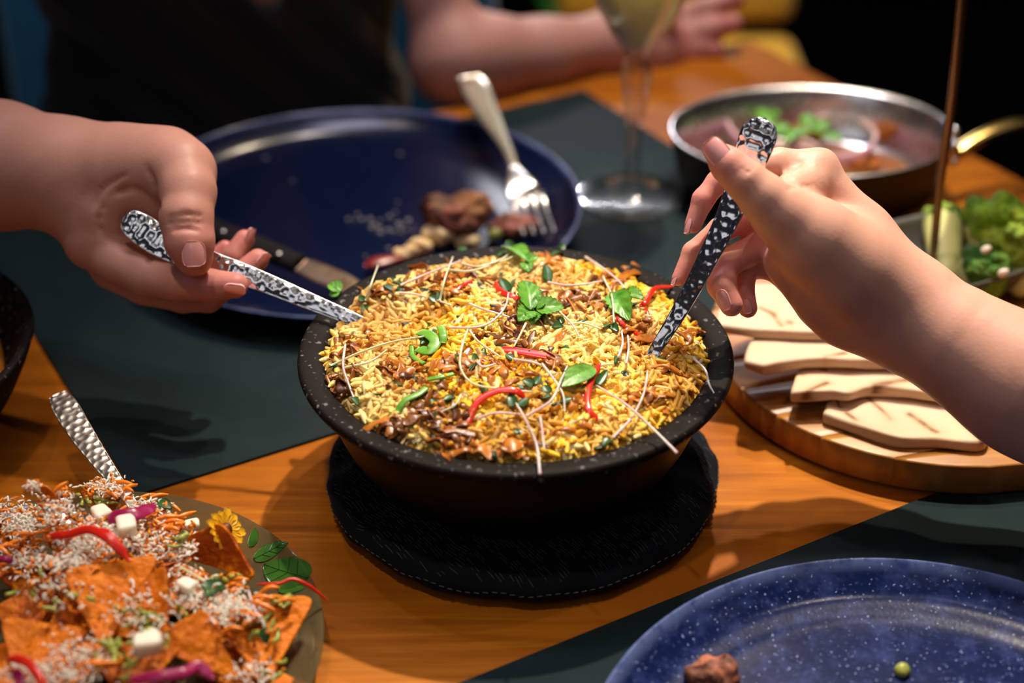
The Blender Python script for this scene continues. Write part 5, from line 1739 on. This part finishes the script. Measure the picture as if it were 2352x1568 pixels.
# grated cheese, shreds, salsa
def shreds(spots, L0, L1, rad, seed, lift=0.003):
    r = np.random.default_rng(seed)
    gs = []
    for (x, y, z, sx, sy, n_) in spots:
        for i in range(n_):
            c = at(x + r.normal(0, sx), y + r.normal(0, sy), z + abs(r.normal(0, lift)))
            d_ = unit(r.normal(size=3) * [1, 1, 0.6])
            L_ = r.uniform(L0, L1)
            k = r.normal(0, 0.25, 3) * L_
            P = crom([c - d_ * L_ / 2, c + k * 0.5, c + d_ * L_ / 2], 5)
            gs.append(tube(P, rad * r.uniform(0.6, 1.3) * np.array([.6, 1, 1.1, 1, .6]), 5))
    return join(gs)


CHS = [(45, 1195, .034, 30, 22, 120), (195, 1235, .042, 36, 26, 150), (270, 1225, .040, 30, 20, 110), (330, 1255, .034, 30, 22, 80), (240, 1120, .040, 26, 12, 45), (435, 1355, .034, 22, 24, 70), (515, 1390, .034, 26, 22, 110),
       (560, 1400, .032, 24, 14, 50), (75, 1115, .064, 8, 6, 22), (130, 1165, .052, 24, 26, 40), (330, 1165, .036, 26, 10, 40), (420, 1260, .036, 18, 22, 30), (120, 1550, .032, 60, 20, 70), (180, 1500, .034, 40, 24, 40), (60, 1280, .032, 30, 20, 50), (130, 1345, .042, 40, 30, 26), (330, 1400, .040, 50, 40, 30), (340, 1200, .034, 24, 16, 30), (150, 1290, .044, 40, 14, 40), (575, 1540, .02, 30, 20, 20)]
tag(obj('grated_cheese', shreds([(x, y, z, sx * .9, sy * .85, int(n * 3.6)) for x, y, z, sx, sy, n in CHS], 0.0012, 0.0036, 0.00048, 5, 0.0018), M['cheese']), 'white grated cheese sprinkled over the nachos', 'cheese', None, 'stuff')
tag(obj('pepper_bits', shreds([(x, y, z - .001, sx * 1.15, sy * 1.15, int(n * 1.1)) for x, y, z, sx, sy, n in CHS], 0.0015, 0.0045, 0.00075, 9, 0.0018), M['carrot']), 'fine orange pepper bits mixed into the grated cheese on the nachos', 'pepper', None, 'stuff')
SAL = [(350, 1420, .038, 40, 40, 16), (260, 1500, .036, 40, 30, 14), (600, 1440, .028, 40, 26, 10), (520, 1340, .03, 40, 20, 8), (230, 1150, .038, 26, 12, 10), (80, 1350, .034, 30, 30, 8), (620, 1540, .018, 26, 20, 6), (640, 1375, .032, 24, 8, 8), (410, 1230, .04, 30, 16, 6), (150, 1380, .04, 40, 20, 5)]
tag(obj('green_salsa', shreds([(x, y, z, sx * .7, sy * .7, n) for x, y, z, sx, sy, n in SAL], 0.003, 0.009, 0.0013, 6, 0.001), M['avocado']), 'olive green avocado salsa spooned over the nachos', 'salsa', None, 'stuff')
rr = np.random.default_rng(66)
for i, (x, y, z, n_, w_) in enumerate([(390, 1195, .036, 9, 'behind the curled brown chip'), (610, 1390, .034, 5, 'on the yellow cornered chip'), (570, 1420, .034, 3, 'on the yellow cornered chip'), (270, 1130, .040, 5, 'below the champagne spoon'), (120, 1150, .052, 4, 'on the upright chip'),
                                      (130, 1230, .04, 4, 'at the left of the pile'), (30, 1245, .036, 4, 'at the left of the pile'), (360, 1150, .034, 3, 'behind the curled brown chip'), (545, 1340, .030, 3, 'on the yellow cornered chip'), (240, 1520, .036, 4, 'at the near edge of the pile')]):
    for k in range(n_):
        c = at(x + rr.normal(0, 24), y + rr.normal(0, 13), z + abs(rr.normal(0, .0015)))
        a = rr.uniform(-0.6, 0.9)
        L_ = rr.uniform(0.007, 0.013)
        d_ = np.array([math.cos(a), math.sin(a), rr.normal(0, 0.25)])
        P = crom([c - d_ * L_ / 2, c + np.array([0, 0, rr.uniform(0.0005, 0.002)]), c + d_ * L_ / 2], 9)
        tag(obj('carrot_shred', sweep(P, 0.0010 * np.array([.4, .8, 1, 1.1, 1, 1, .9, .7, .3]), 0.0009, (0, -.4, 1), 9, 2.3), M['carrot']), 'glossy orange carrot shred ' + w_, 'carrot', 'carrot shreds ' + w_)
for (x, y, z, s_, lab) in [(337, 1478, .046, .0062, 'white cheese cube at the near middle of the nachos'), (290, 1208, .045, .0058, 'white cheese cube below the purple cabbage at the back'), (440, 1205, .034, .0036, 'small white cheese cube left of the yellow flower'),
                           (430, 1345, .038, .0040, 'crumbled white cheese lump beside the two green seed leaves'), (232, 1180, .042, .0050, 'long white cheese lump at the back of the nachos')]:
    q = at(x, y, z)
    V, F = rbox(q, (s_, s_ * .8, s_ * .66), s_ * .42, rotz(x * 0.7), 5)
    tag(obj('cheese_cube', bumpy((V, F), 0.0007, 420, 3), M['cheese']), lab, 'cheese')
for pts, w, lab, mm in [([(105, 1232, .047), (160, 1226, .052), (205, 1216, .056), (250, 1238, .056), (300, 1290, .048)], .0030, 'long red chilli strip curving over the back of the nachos', 'chili'),
                        ([(215, 1218, .054), (245, 1222, .056), (272, 1250, .053), (292, 1280, .049)], .0022, 'second red chilli strip crossing the long one on the nachos', 'chili'),
                        ([(590, 1342, .030), (640, 1340, .031), (672, 1330, .031), (710, 1345, .028), (752, 1378, .020)], .0011, 'thin dark red chilli thread hanging over the plate edge', 'chili'),
                        ([(20, 1510, .040), (60, 1520, .042), (90, 1555, .040), (105, 1590, .036)], .0028, 'red chilli strip at the near left frame corner', 'chili'),
                        ([(245, 1188, .043), (280, 1186, .047), (320, 1178, .047), (355, 1160, .043)], .0052, 'purple cabbage strip with cheese at the back of the nachos', 'cabbage'),
                        ([(295, 1562, .038), (350, 1555, .042), (420, 1545, .042), (455, 1530, .040), (490, 1560, .036)], .0034, 'purple cabbage strip curving along the near frame edge', 'cabbage'),
                        ([(-5, 1285, .036), (12, 1283, .037), (30, 1285, .036)], .0022, 'short magenta cabbage strip at the left frame edge', 'cabbage'),
                        ([(30, 1540, .034), (45, 1555, .036), (50, 1580, .034)], .0030, 'small purple cabbage strip at the near left frame corner', 'cabbage')]:
    P = crom(np.array([at(*p) for p in pts]), 34)
    t = np.linspace(0, 1, 34)
    geo = sweep(P, 0.72 * w * np.clip(np.minimum(t, 1 - t) * 6 + 0.3, 0, 1), 0.0010, -FW * 0.8 + UP * 0.4, 14, 2.4)
    tag(obj('chilli_strip' if mm == 'chili' else 'cabbage_strip', bumpy(geo, 0.0004 if mm == 'cabbage' else 0.0001, 300, 2), M[mm]), lab, 'chilli' if mm == 'chili' else 'cabbage')
# seed leaves on the nachos
ns = thing('micro_sprout', 'dark green two leaved sprout standing on the near nachos', 'sprout', at(490, 1352, .034))
for (x0, y0, x1, y1, w) in [(490, 1350, 462, 1340, .0065), (488, 1352, 478, 1372, .0062), (492, 1348, 505, 1330, .0060), (494, 1350, 518, 1350, .0058)]:
    obj('leaf', leaf(at(x0, y0, .036), at(x1, y1, .0385), -FW * .6 + UP * .6, w, .12, .2, 0, 1, 0, 11, 7, .0004, (.62, .6)), M['sprout'], ns)
obj('stem', tube(crom([at(490, 1350, .036), at(455, 1325, .040), at(410, 1300, .040)], 14), .0006, 6), M['stemg'], ns)
ns = thing('micro_sprout', 'lilac sprout with purple leaf hanging off the yellow cornered chip', 'sprout', at(600, 1430, .03))
obj('stem', tube(crom([at(570, 1355, .036), at(585, 1400, .036), at(605, 1430, .034), at(607, 1455, .030)], 16), .0006, 6), M['stem'], ns)
obj('leaf', leaf(at(607, 1440, .033), at(612, 1478, .027), -FW, .005, .1, .2, 0, 1, 0, 11, 7, .0004, (.62, .6)), M['sprout'], ns)
ns = thing('micro_sprout', 'dark green sprout leaf by the purple cabbage at the back of the nachos', 'sprout', at(380, 1160, .035))
for (x0, y0, x1, y1, w) in [(365, 1152, 395, 1168, .0058), (362, 1155, 385, 1150, .0045)]:
    obj('leaf', leaf(at(x0, y0, .038), at(x1, y1, .037), -FW * .6 + UP * .6, w, .12, .2, 0, 1, 0, 11, 7, .0004, (.62, .6)), M['sprout'], ns)

# marigold
FC_ = at(517, 1218, 0.040)
fl = thing('marigold', 'yellow marigold flower head on the rim side of the nachos', 'flower', FC_)
fn = unit(-FW * 0.55 + UP * 0.3 + RT * 0.65)
f1 = unit(np.cross(fn, [0, 0, 1.0]))
f2 = np.cross(fn, f1)
for k in range(13):
    a = 2 * math.pi * k / 13
    d_ = f1 * math.cos(a) + f2 * math.sin(a)
    obj('petal', leaf(FC_ + d_ * 0.0022, FC_ + d_ * (0.0095 + 0.001 * (k % 3)) + fn * 0.001, fn, 0.0048, 0.1, 0.2, 0.2, 2, 0, 9, 7, .0003, (1.3, 0.6)), M['petal'], fl)
obj('flower_heart', bumpy(Solid(FC_ - .008, FC_ + .008, .0007).ell(FC_ + fn * .0005, (.0034, .0034, .0034)).mesh(), .0004, 900, 1), M['petalin'], fl)

# ================================================================== people
def skin_cols(V, tips, base=(0.60, 0.315, 0.205), pink=(0.66, 0.225, 0.185), rad=0.016, extra=None):
    k = np.zeros(len(V))
    for t in tips:
        k = np.maximum(k, np.exp(-((V - t) ** 2).sum(1) / rad ** 2))
    k = (k * 0.85)[:, None]
    c = np.array(base) * (1 - k) + np.array(pink) * k
    return c * (1 + 0.06 * fbm(V, 60, 2, 2)[:, None])


def fingernail(c, axis, nrm, L_, W_, parent, lift=0.0):
    """curved nail plate; axis points to the fingertip"""
    axis = unit(axis)
    nrm = unit(np.asarray(nrm) - axis * (np.asarray(nrm) @ axis))
    S = np.cross(axis, nrm)
    nu, nv = 13, 11
    u, v = np.meshgrid(np.linspace(-1, 1, nu), np.linspace(-1, 1, nv), indexing='ij')
    wsc = np.where(u < 0, np.sqrt(np.clip(1 - np.abs(u) ** 3.2 * 0.93, 0, 1)), np.sqrt(np.clip(1 - np.abs(u) ** 4.5 * 0.8, 0, 1)))
    R = W_ * 0.62
    ang_ = v * wsc * (W_ / 2) / R
    P = np.asarray(c) + axis * (u * L_ / 2)[..., None] + S * (R * np.sin(ang_))[..., None] + nrm * (R * (np.cos(ang_) - 1) + lift - 0.05 * L_ * u ** 2)[..., None]
    th_ = 0.0004
    a, b = (P + nrm * th_).reshape(-1, 3), (P - nrm * th_ * 2).reshape(-1, 3)
    F = gridfaces(nu, nv)
    n0 = nu * nv
    idx = np.arange(n0).reshape(nu, nv)
    loop = np.r_[idx[0, :], idx[1:, -1], idx[-1, -2::-1], idx[-2:0:-1, 0]]
    nl_ = np.roll(loop, -1)
    geo = (np.vstack([a, b]), np.vstack([F, F[:, ::-1] + n0, np.stack([loop, nl_, nl_ + n0, loop + n0], 1)[:, ::-1]]))
    obj('fingernail', geo, M['nail'], parent)


def J(lst):
    """joints given as photo pixel x, y, depth, pixel radius -> points and radii"""
    P = [dep(x, y, d) for x, y, d, r in lst]
    R = [r * d / FPX for x, y, d, r in lst]
    return P, R


# ---- the diner on the right: forearm and hand with the upright spoon
s = Solid(dep(1500, 300, 0.74), dep(1500, 300, 0.74), 0.0011)
ctr = [dep(1480, 260, 0.80), dep(2900, 1330, 0.80), dep(1500, 750, 0.76), dep(2900, 500, 0.86), dep(1480, 260, 0.74), dep(2900, 1330, 0.72)]
s = Solid(np.min(ctr, 0) - 0.005, np.max(ctr, 0) + 0.012, 0.00125)
chains = [
    ([(2085, 705, .792, 98), (2200, 790, .787, 110), (2352, 884, .778, 138), (2620, 1050, .766, 158), (2860, 1200, .758, 165)], .02),
    ([(1880, 388, .800, 40), (1985, 530, .800, 50), (2085, 690, .798, 78)], .012),
    ([(1855, 455, .812, 44), (1975, 590, .808, 66), (2085, 700, .800, 82)], .016),
    ([(1840, 555, .815, 48), (1970, 650, .810, 72), (2085, 720, .800, 84)], .016),
    ([(1835, 640, .812, 42), (1940, 715, .808, 62), (2070, 760, .800, 78)], .016),
    ([(1790, 490, .768, 62), (1870, 550, .775, 84), (1960, 620, .784, 96), (2075, 700, .792, 92)], .014),
]
for ch, k in chains:
    s.chain(*J(ch), k)
# palm hollow filled between thumb ball and fingers
s.chain(*J([(1800, 600, .795, 48), (1880, 690, .800, 52)]), .010)
# fingers
s.chain(*J([(1884, 382, .800, 39), (1790, 374, .797, 33), (1697, 388, .790, 29), (1648, 418, .788, 26), (1615, 458, .787, 25), (1592, 516, .787, 20)]), [.006, .003, .002, .002, .002])
s.chain(*J([(1850, 455, .814, 42), (1740, 490, .806, 32), (1655, 528, .802, 29), (1592, 580, .800, 25), (1559, 640, .799, 17)]), [.006, .002, .002, .002])
s.chain(*J([(1840, 560, .815, 40), (1745, 565, .808, 35), (1662, 608, .800, 34), (1658, 655, .795, 33), (1680, 700, .793, 27)]), [.006, .002, .002, .002])
s.chain(*J([(1835, 640, .812, 38), (1765, 610, .815, 30), (1712, 615, .812, 28), (1706, 665, .808, 26), (1718, 708, .806, 22)]), [.006, .002, .0015, .0015])
s.chain(*J([(1795, 492, .767, 62), (1752, 452, .764, 55), (1712, 414, .7625, 47), (1672, 378, .7625, 40), (1643, 348, .7635, 28)]), [.006, .003, .003, .003])
# web between thumb and index
s.chain(*J([(1815, 430, .782, 34), (1860, 420, .790, 36)]), .010)
# folds in the web, at the thumb joint and under the palm
for pts, r_ in [([(1802, 436), (1840, 428), (1872, 424)], 1.6), ([(1786, 385), (1792, 402), (1806, 420)], 1.0), ([(1812, 372), (1806, 398), (1812, 420)], 1.0), ([(1840, 370), (1822, 395), (1818, 420)], .9),
                ([(1690, 400), (1712, 384), (1738, 366)], .8), ([(1704, 404), (1722, 392), (1742, 376)], .7), ([(1800, 640), (1815, 668), (1818, 700)], 1.6)]:
    s.crease(pts, r_ / 1000 * .4, .72, .84, .0011)
V, F = s.mesh()
tipsR = [dep(*q) for q in ((1643, 348, .76), (1592, 510, .787), (1559, 640, .799), (1676, 690, .793), (1716, 705, .806), (1610, 450, .787), (1660, 640, .795), (1700, 520, .80))]
hr = thing('person', 'diner whose bare forearm reaches in from the right, gripping the upright spoon', 'person', dep(2085, 705, .792))
hb = obj('body', (V, F, skin_cols(V, tipsR, (0.70, 0.375, 0.275), (0.78, 0.28, 0.25))), M['skinA'], hr)


def nail_at(px, d, axis_px, nrm, Lp, Wp, parent, depth_rate=0.0):
    c = dep(px[0], px[1], d)
    ax = RT * axis_px[0] - UP * axis_px[1] + FW * depth_rate
    fingernail(c, ax, nrm, Lp * d / FPX, Wp * d / FPX, parent)


nail_at((1650, 351), .7555, (-.62, -.78), -FW * .95 - RT * .25 + UP * .12, 80, 60, hr, 0.15)
nail_at((1658, 690), .7872, (.35, .94), -FW * .75 - RT * .62, 50, 36, hr, 0.0)
nail_at((1714, 703), .8010, (.2, .98), -FW * .85 - RT * .3, 36, 26, hr, 0.0)
nail_at((1578, 517), .7845, (-.3, .95), -FW * .35 - RT * .9, 40, 26, hr, 0.0)
nail_at((1547, 640), .7975, (-.35, .93), -FW * .3 - RT * .9, 30, 22, hr, 0.0)

# ---- the diner across the table
D0 = .86
ctr = [dep(-760, 100, .97), dep(660, 100, .80), dep(-760, 800, .97), dep(660, 760, .80), dep(0, 200, .99), dep(0, 700, .99), dep(660, 100, .91), dep(660, 760, .91)]
s = Solid(np.min(ctr, 0), np.max(ctr, 0), 0.0014)
for ch, k in [
    ([(150, 399, .876, 112), (0, 380, .890, 131), (-300, 372, .915, 162), (-640, 360, .945, 185)], .02),
    ([(150, 400, .874, 112), (290, 396, .866, 98), (385, 386, .856, 78), (425, 398, .848, 66)], .016),
    ([(150, 410, .876, 110), (215, 500, .868, 62), (206, 560, .864, 46)], .016),
    ([(190, 470, .872, 55), (260, 480, .878, 80), (330, 480, .880, 78), (400, 470, .876, 60)], .016),
    ([(240, 560, .880, 60), (330, 580, .884, 62), (400, 600, .886, 60)], .014),
]:
    s.chain(*J(ch), k)
# web loop wrapping the end of the handle
s.chain(*J([(232, 540, .858, 46), (238, 490, .856, 44), (270, 452, .854, 42), (320, 450, .853, 40), (355, 480, .853, 30)]), .006)
# thumb
s.chain(*J([(418, 392, .846, 68), (432, 440, .836, 62), (428, 500, .829, 60), (436, 555, .827, 56), (446, 592, .829, 43)]), [.006, .004, .003, .003])
# index, middle, ring, little
s.chain(*J([(206, 566, .864, 44), (265, 600, .858, 46), (335, 632, .852, 47), (410, 648, .846, 43), (480, 655, .842, 38), (541, 655, .839, 30)]), [.006, .004, .002, .002, .002])
s.chain(*J([(250, 625, .878, 38), (330, 660, .874, 40), (420, 682, .870, 36), (478, 684, .866, 33), (540, 642, .866, 30), (592, 597, .868, 26)]), [.006, .002, .002, .002, .002])
s.chain(*J([(300, 610, .892, 38), (420, 650, .890, 36), (500, 630, .884, 32), (535, 590, .882, 27), (562, 550, .884, 23)]), [.006, .002, .002, .0015])
s.chain(*J([(330, 590, .898, 34), (430, 620, .896, 30), (490, 600, .892, 24), (517, 570, .892, 19)]), [.005, .002, .0015])
# folds of the web round the handle end, wrinkles over the thumb joint
for pts, r_ in [([(338, 385), (352, 420), (360, 450), (366, 480)], 3.2), ([(258, 452), (285, 436), (318, 436), (345, 458)], 1.8), ([(236, 470), (228, 505), (234, 545)], 1.2),
                ([(388, 500), (425, 492), (462, 496)], .8), ([(386, 514), (425, 509), (464, 512)], 1.1), ([(392, 528), (425, 525), (456, 528)], .8), ([(356, 586), (346, 592), (340, 602)], 1.2), ([(215, 478), (240, 430), (290, 400)], .8)]:
    s.crease(pts, r_ / 1000 * .5, .78, .93, .0022)
hand_l = s.mesh()
# left arm of this diner, resting along the far table edge
ctr = [dep(840, -520, 1.18), dep(1760, -120, 1.30), dep(840, 330, 1.36), dep(1760, 260, 1.46), dep(840, -520, 1.40), dep(1760, -120, 1.46), dep(840, 330, 1.25)]
s = Solid(np.min(ctr, 0), np.max(ctr, 0), 0.0022)
for ch, k in [
    ([(975, -480, 1.28, 150), (985, -200, 1.29, 118), (1000, -20, 1.30, 64), (1045, 135, 1.305, 104)], .02),
    ([(1052, 140, 1.305, 106), (1120, 134, 1.315, 97), (1250, 124, 1.335, 80), (1400, 98, 1.36, 64)], .012),
    ([(1400, 96, 1.36, 64), (1480, 100, 1.375, 66), (1555, 95, 1.39, 56)], .016),
    ([(1420, 110, 1.36, 58), (1500, 130, 1.375, 52), (1570, 140, 1.39, 42)], .016),
    ([(1545, 52, 1.39, 34), (1620, 22, 1.385, 28), (1690, -4, 1.38, 22)], .006),
    ([(1555, 90, 1.39, 34), (1620, 74, 1.38, 30), (1682, 54, 1.37, 24)], .006),
    ([(1560, 125, 1.39, 32), (1610, 112, 1.38, 25), (1648, 116, 1.375, 18)], .006),
    ([(1560, 150, 1.395, 32), (1600, 150, 1.40, 25), (1620, 148, 1.40, 20)], .006),
    ([(1450, 75, 1.365, 40), (1500, 45, 1.355, 30), (1545, 22, 1.35, 23)], .010),
]:
    s.chain(*J(ch), k)
arm_r = s.mesh()
# torso under the top
TB = np.array([-0.262, 0.640, -0.34])
TTp = np.array([-0.235, 0.600, 0.30])
shL, shR = np.array([-0.400, 0.60, 0.315]), np.array([-0.085, 0.665, 0.315])
fr = unit(np.array([0.36, -0.93, 0]))
sd_ = np.array([-fr[1], fr[0], 0])


def torso(off, h, arms):
    s = Solid((-0.62, 0.38, -0.42), (0.14, 0.92, 0.46), h)
    Mx = [sd_, fr, [0, 0, 1]]
    for c, rad in [(TB, (.175, .125, .14)), (TB * .6 + TTp * .4, (.155, .105, .20)), (TB * .2 + TTp * .8, (.165, .110, .18))]:
        s.ell(c, np.array(rad) + off, .06, M=Mx)
    s.cap(shL, shR, .052 + off, .052 + off, .06)
    if arms:
        s.cap((shL + shR) / 2, (shL + shR) / 2 + np.array([0, -.01, .11]), .05, .046, .03)
        eL = dep(-640, 360, .945)
        s.chain([shL, shL * .45 + eL * .55], [.047, .042], .03)
    else:
        s.cap(shL, shL * .75 + dep(-640, 360, .945) * .25, .052 + off, .050 + off, .03)
    return s


t_skin = torso(-0.004, 0.005, True).mesh()
up_arm = Solid((-0.62, 0.05, -0.08), (-0.30, 0.66, 0.40), 0.003)
eL = dep(-640, 360, .945)
up_arm.chain([shL * .7 + eL * .3, shL * .4 + eL * .6, eL], [.046, .042, .0472], .02)
pers = thing('person', 'diner across the table in a draped black top, holding the low spoon', 'person', (TB[0], TB[1], -0.42))
body = join([hand_l, arm_r, t_skin, up_arm.mesh()])
tipsL = [dep(*q) for q in ((446, 592, .829), (541, 655, .839), (592, 597, .868), (562, 550, .884), (517, 570, .892), (480, 655, .84), (1682, 54, 1.37), (1690, -4, 1.38), (1640, 116, 1.375), (1560, 110, 1.37))]
cs = skin_cols(body[0], tipsL, (0.50, 0.250, 0.195), (0.60, 0.20, 0.18), .018)
obj('body', (body[0], body[1], cs), M['skinA'], pers, loc=(TB[0], TB[1], -0.42))
s = torso(0.004, 0.005, False)
q = dep(598, -48, 1.262)
s.cap(q, q + np.array([-.01, -.02, .12]), .0195, .06, .01, 's')
V, F = s.mesh()
N = vnormals(V, F)
dg = V @ unit(RT * 0.62 + UP * 0.78)
V = V + N * (0.0035 * np.sin(dg * 150 + 2.5 * fbm(V, 14, 3, 2)) ** 3 + 0.002 * fbm(V, 40, 6, 2))[:, None]
obj('top', (V, F), M['black'], pers, label='draped black sleeveless top')
nail_at((443, 583), .8138, (.06, 1), -FW * .97 + UP * .22, 60, 62, pers, 0.12)
nail_at((538, 668), .8315, (.95, .12), -FW * .72 - UP * .68, 50, 34, pers, 0.05)
nail_at((607, 600), .8632, (.55, -.62), -FW * .5 + RT * .75 - UP * .3, 40, 30, pers)
nail_at((577, 545), .8800, (.4, -.9), -FW * .5 + RT * .85, 42, 26, pers)

# ---- third hand at the very top, holding the bronze fork
DZ = float((RODTOP - CAM) @ FW) - 1.012
ctr = [dep(2080, -420, 1.0), dep(2480, 40, 1.0), dep(2080, 40, 1.1), dep(2480, -420, 1.1), dep(2300, -200, .95), dep(2300, -200, 1.22)]
s = Solid(np.min(ctr, 0) - .04, np.max(ctr, 0) + .04, 0.0015)
for ch, k in [
    ([(2240, -110, 1.03, 72), (2320, -190, 1.06, 78), (2420, -330, 1.14, 80), (2480, -420, 1.20, 88)], .02),
    ([(2262, -60, 1.03, 34), (2225, -35, 1.010, 28), (2195, -12, .998, 22)], .004),
    ([(2280, -90, 1.03, 34), (2225, -62, 1.000, 26), (2188, -48, .995, 20)], .003),
    ([(2290, -125, 1.03, 32), (2230, -95, 1.000, 25), (2190, -84, .995, 19)], .003),
    ([(2290, -155, 1.03, 30), (2235, -128, 1.000, 23), (2198, -120, .998, 17)], .003),
    ([(2200, -100, 1.025, 36), (2215, -50, 1.025, 28), (2242, -12, 1.022, 22)], .004),
]:
    s.chain(*J([(x, y, d + DZ, r_) for x, y, d, r_ in ch]), k)
V, F = s.mesh()
p3 = thing('person', 'diner at the far right, only the fingers pinching the bronze fork show', 'person', dep(2240, -110, 1.03))
obj('body', (V, F, skin_cols(V, [], (0.42, 0.18, 0.12))), M['skinA'], p3)


# ================================================================== chairs and plant behind
def chair(label, c, yaw, fabric, w=0.46, bh=0.46):
    R_ = rotz(yaw)

    def lp(x, y, z):
        return np.array(c) + R_ @ np.array([x, y, z])
    t = thing('dining_chair', label, 'chair', (c[0], c[1], -0.76))
    obj('seat', rbox(lp(0, 0, -0.315), (w / 2, 0.21, 0.035), 0.02, R_), fabric, t)
    obj('backrest', rbox(lp(0, 0.215, -0.28 + bh / 2 + .02), (w / 2, 0.030, bh / 2), 0.022, R_), fabric, t)
    for sx in (-1, 1):
        for sy in (-1, 1):
            a, b = lp(sx * (w / 2 - .04), sy * .17, -0.35), lp(sx * (w / 2 - .02), sy * .19, -0.757)
            obj('leg', tube(np.array([a, a * .5 + b * .5, b]), [.018, .016, .013], 12), M['chairleg'], t)
    return t


chair('teal upholstered dining chair behind the diner in black', (-0.303, 0.66, 0), math.radians(-8), M['teal'], 0.515, 0.56)
chair('mustard yellow upholstered dining chair beyond the far table corner', (0.218, 1.20, 0), 0.0, M['mustard'], 0.33, 0.46)
pl = thing('potted_plant', 'dark green leafy potted plant in the shadow behind the wine glass', 'plant', (0.06, 1.90, -0.76))
obj('pot', lathe([(0, -.7598), (.10, -.7598), (.13, -.52), (.135, -.50), (.122, -.50), (.118, -.53), (0, -.53)], (0.06, 1.90), 40), M['pot'], pl)
obj('stem', tube(crom([(.06, 1.90, -.53), (.065, 1.89, -.30), (.06, 1.90, -.02)], 14), .008, 8), M['chairleg'], pl)
for k in range(34):
    r = np.random.default_rng(700 + k)
    a = k * 2.4
    z = -0.42 + 0.44 * k / 34
    b = np.array([.062, 1.90, z])
    d_ = np.array([math.cos(a), math.sin(a), r.uniform(.1, .9)])
    obj('leaf', leaf(b, b + unit(d_) * r.uniform(.12, .20), (0, 0, 1), .06, .1, .2, 0, 1, 0, 11, 7, .0006, (.8, .8), droop=.25), M['plant'], pl)
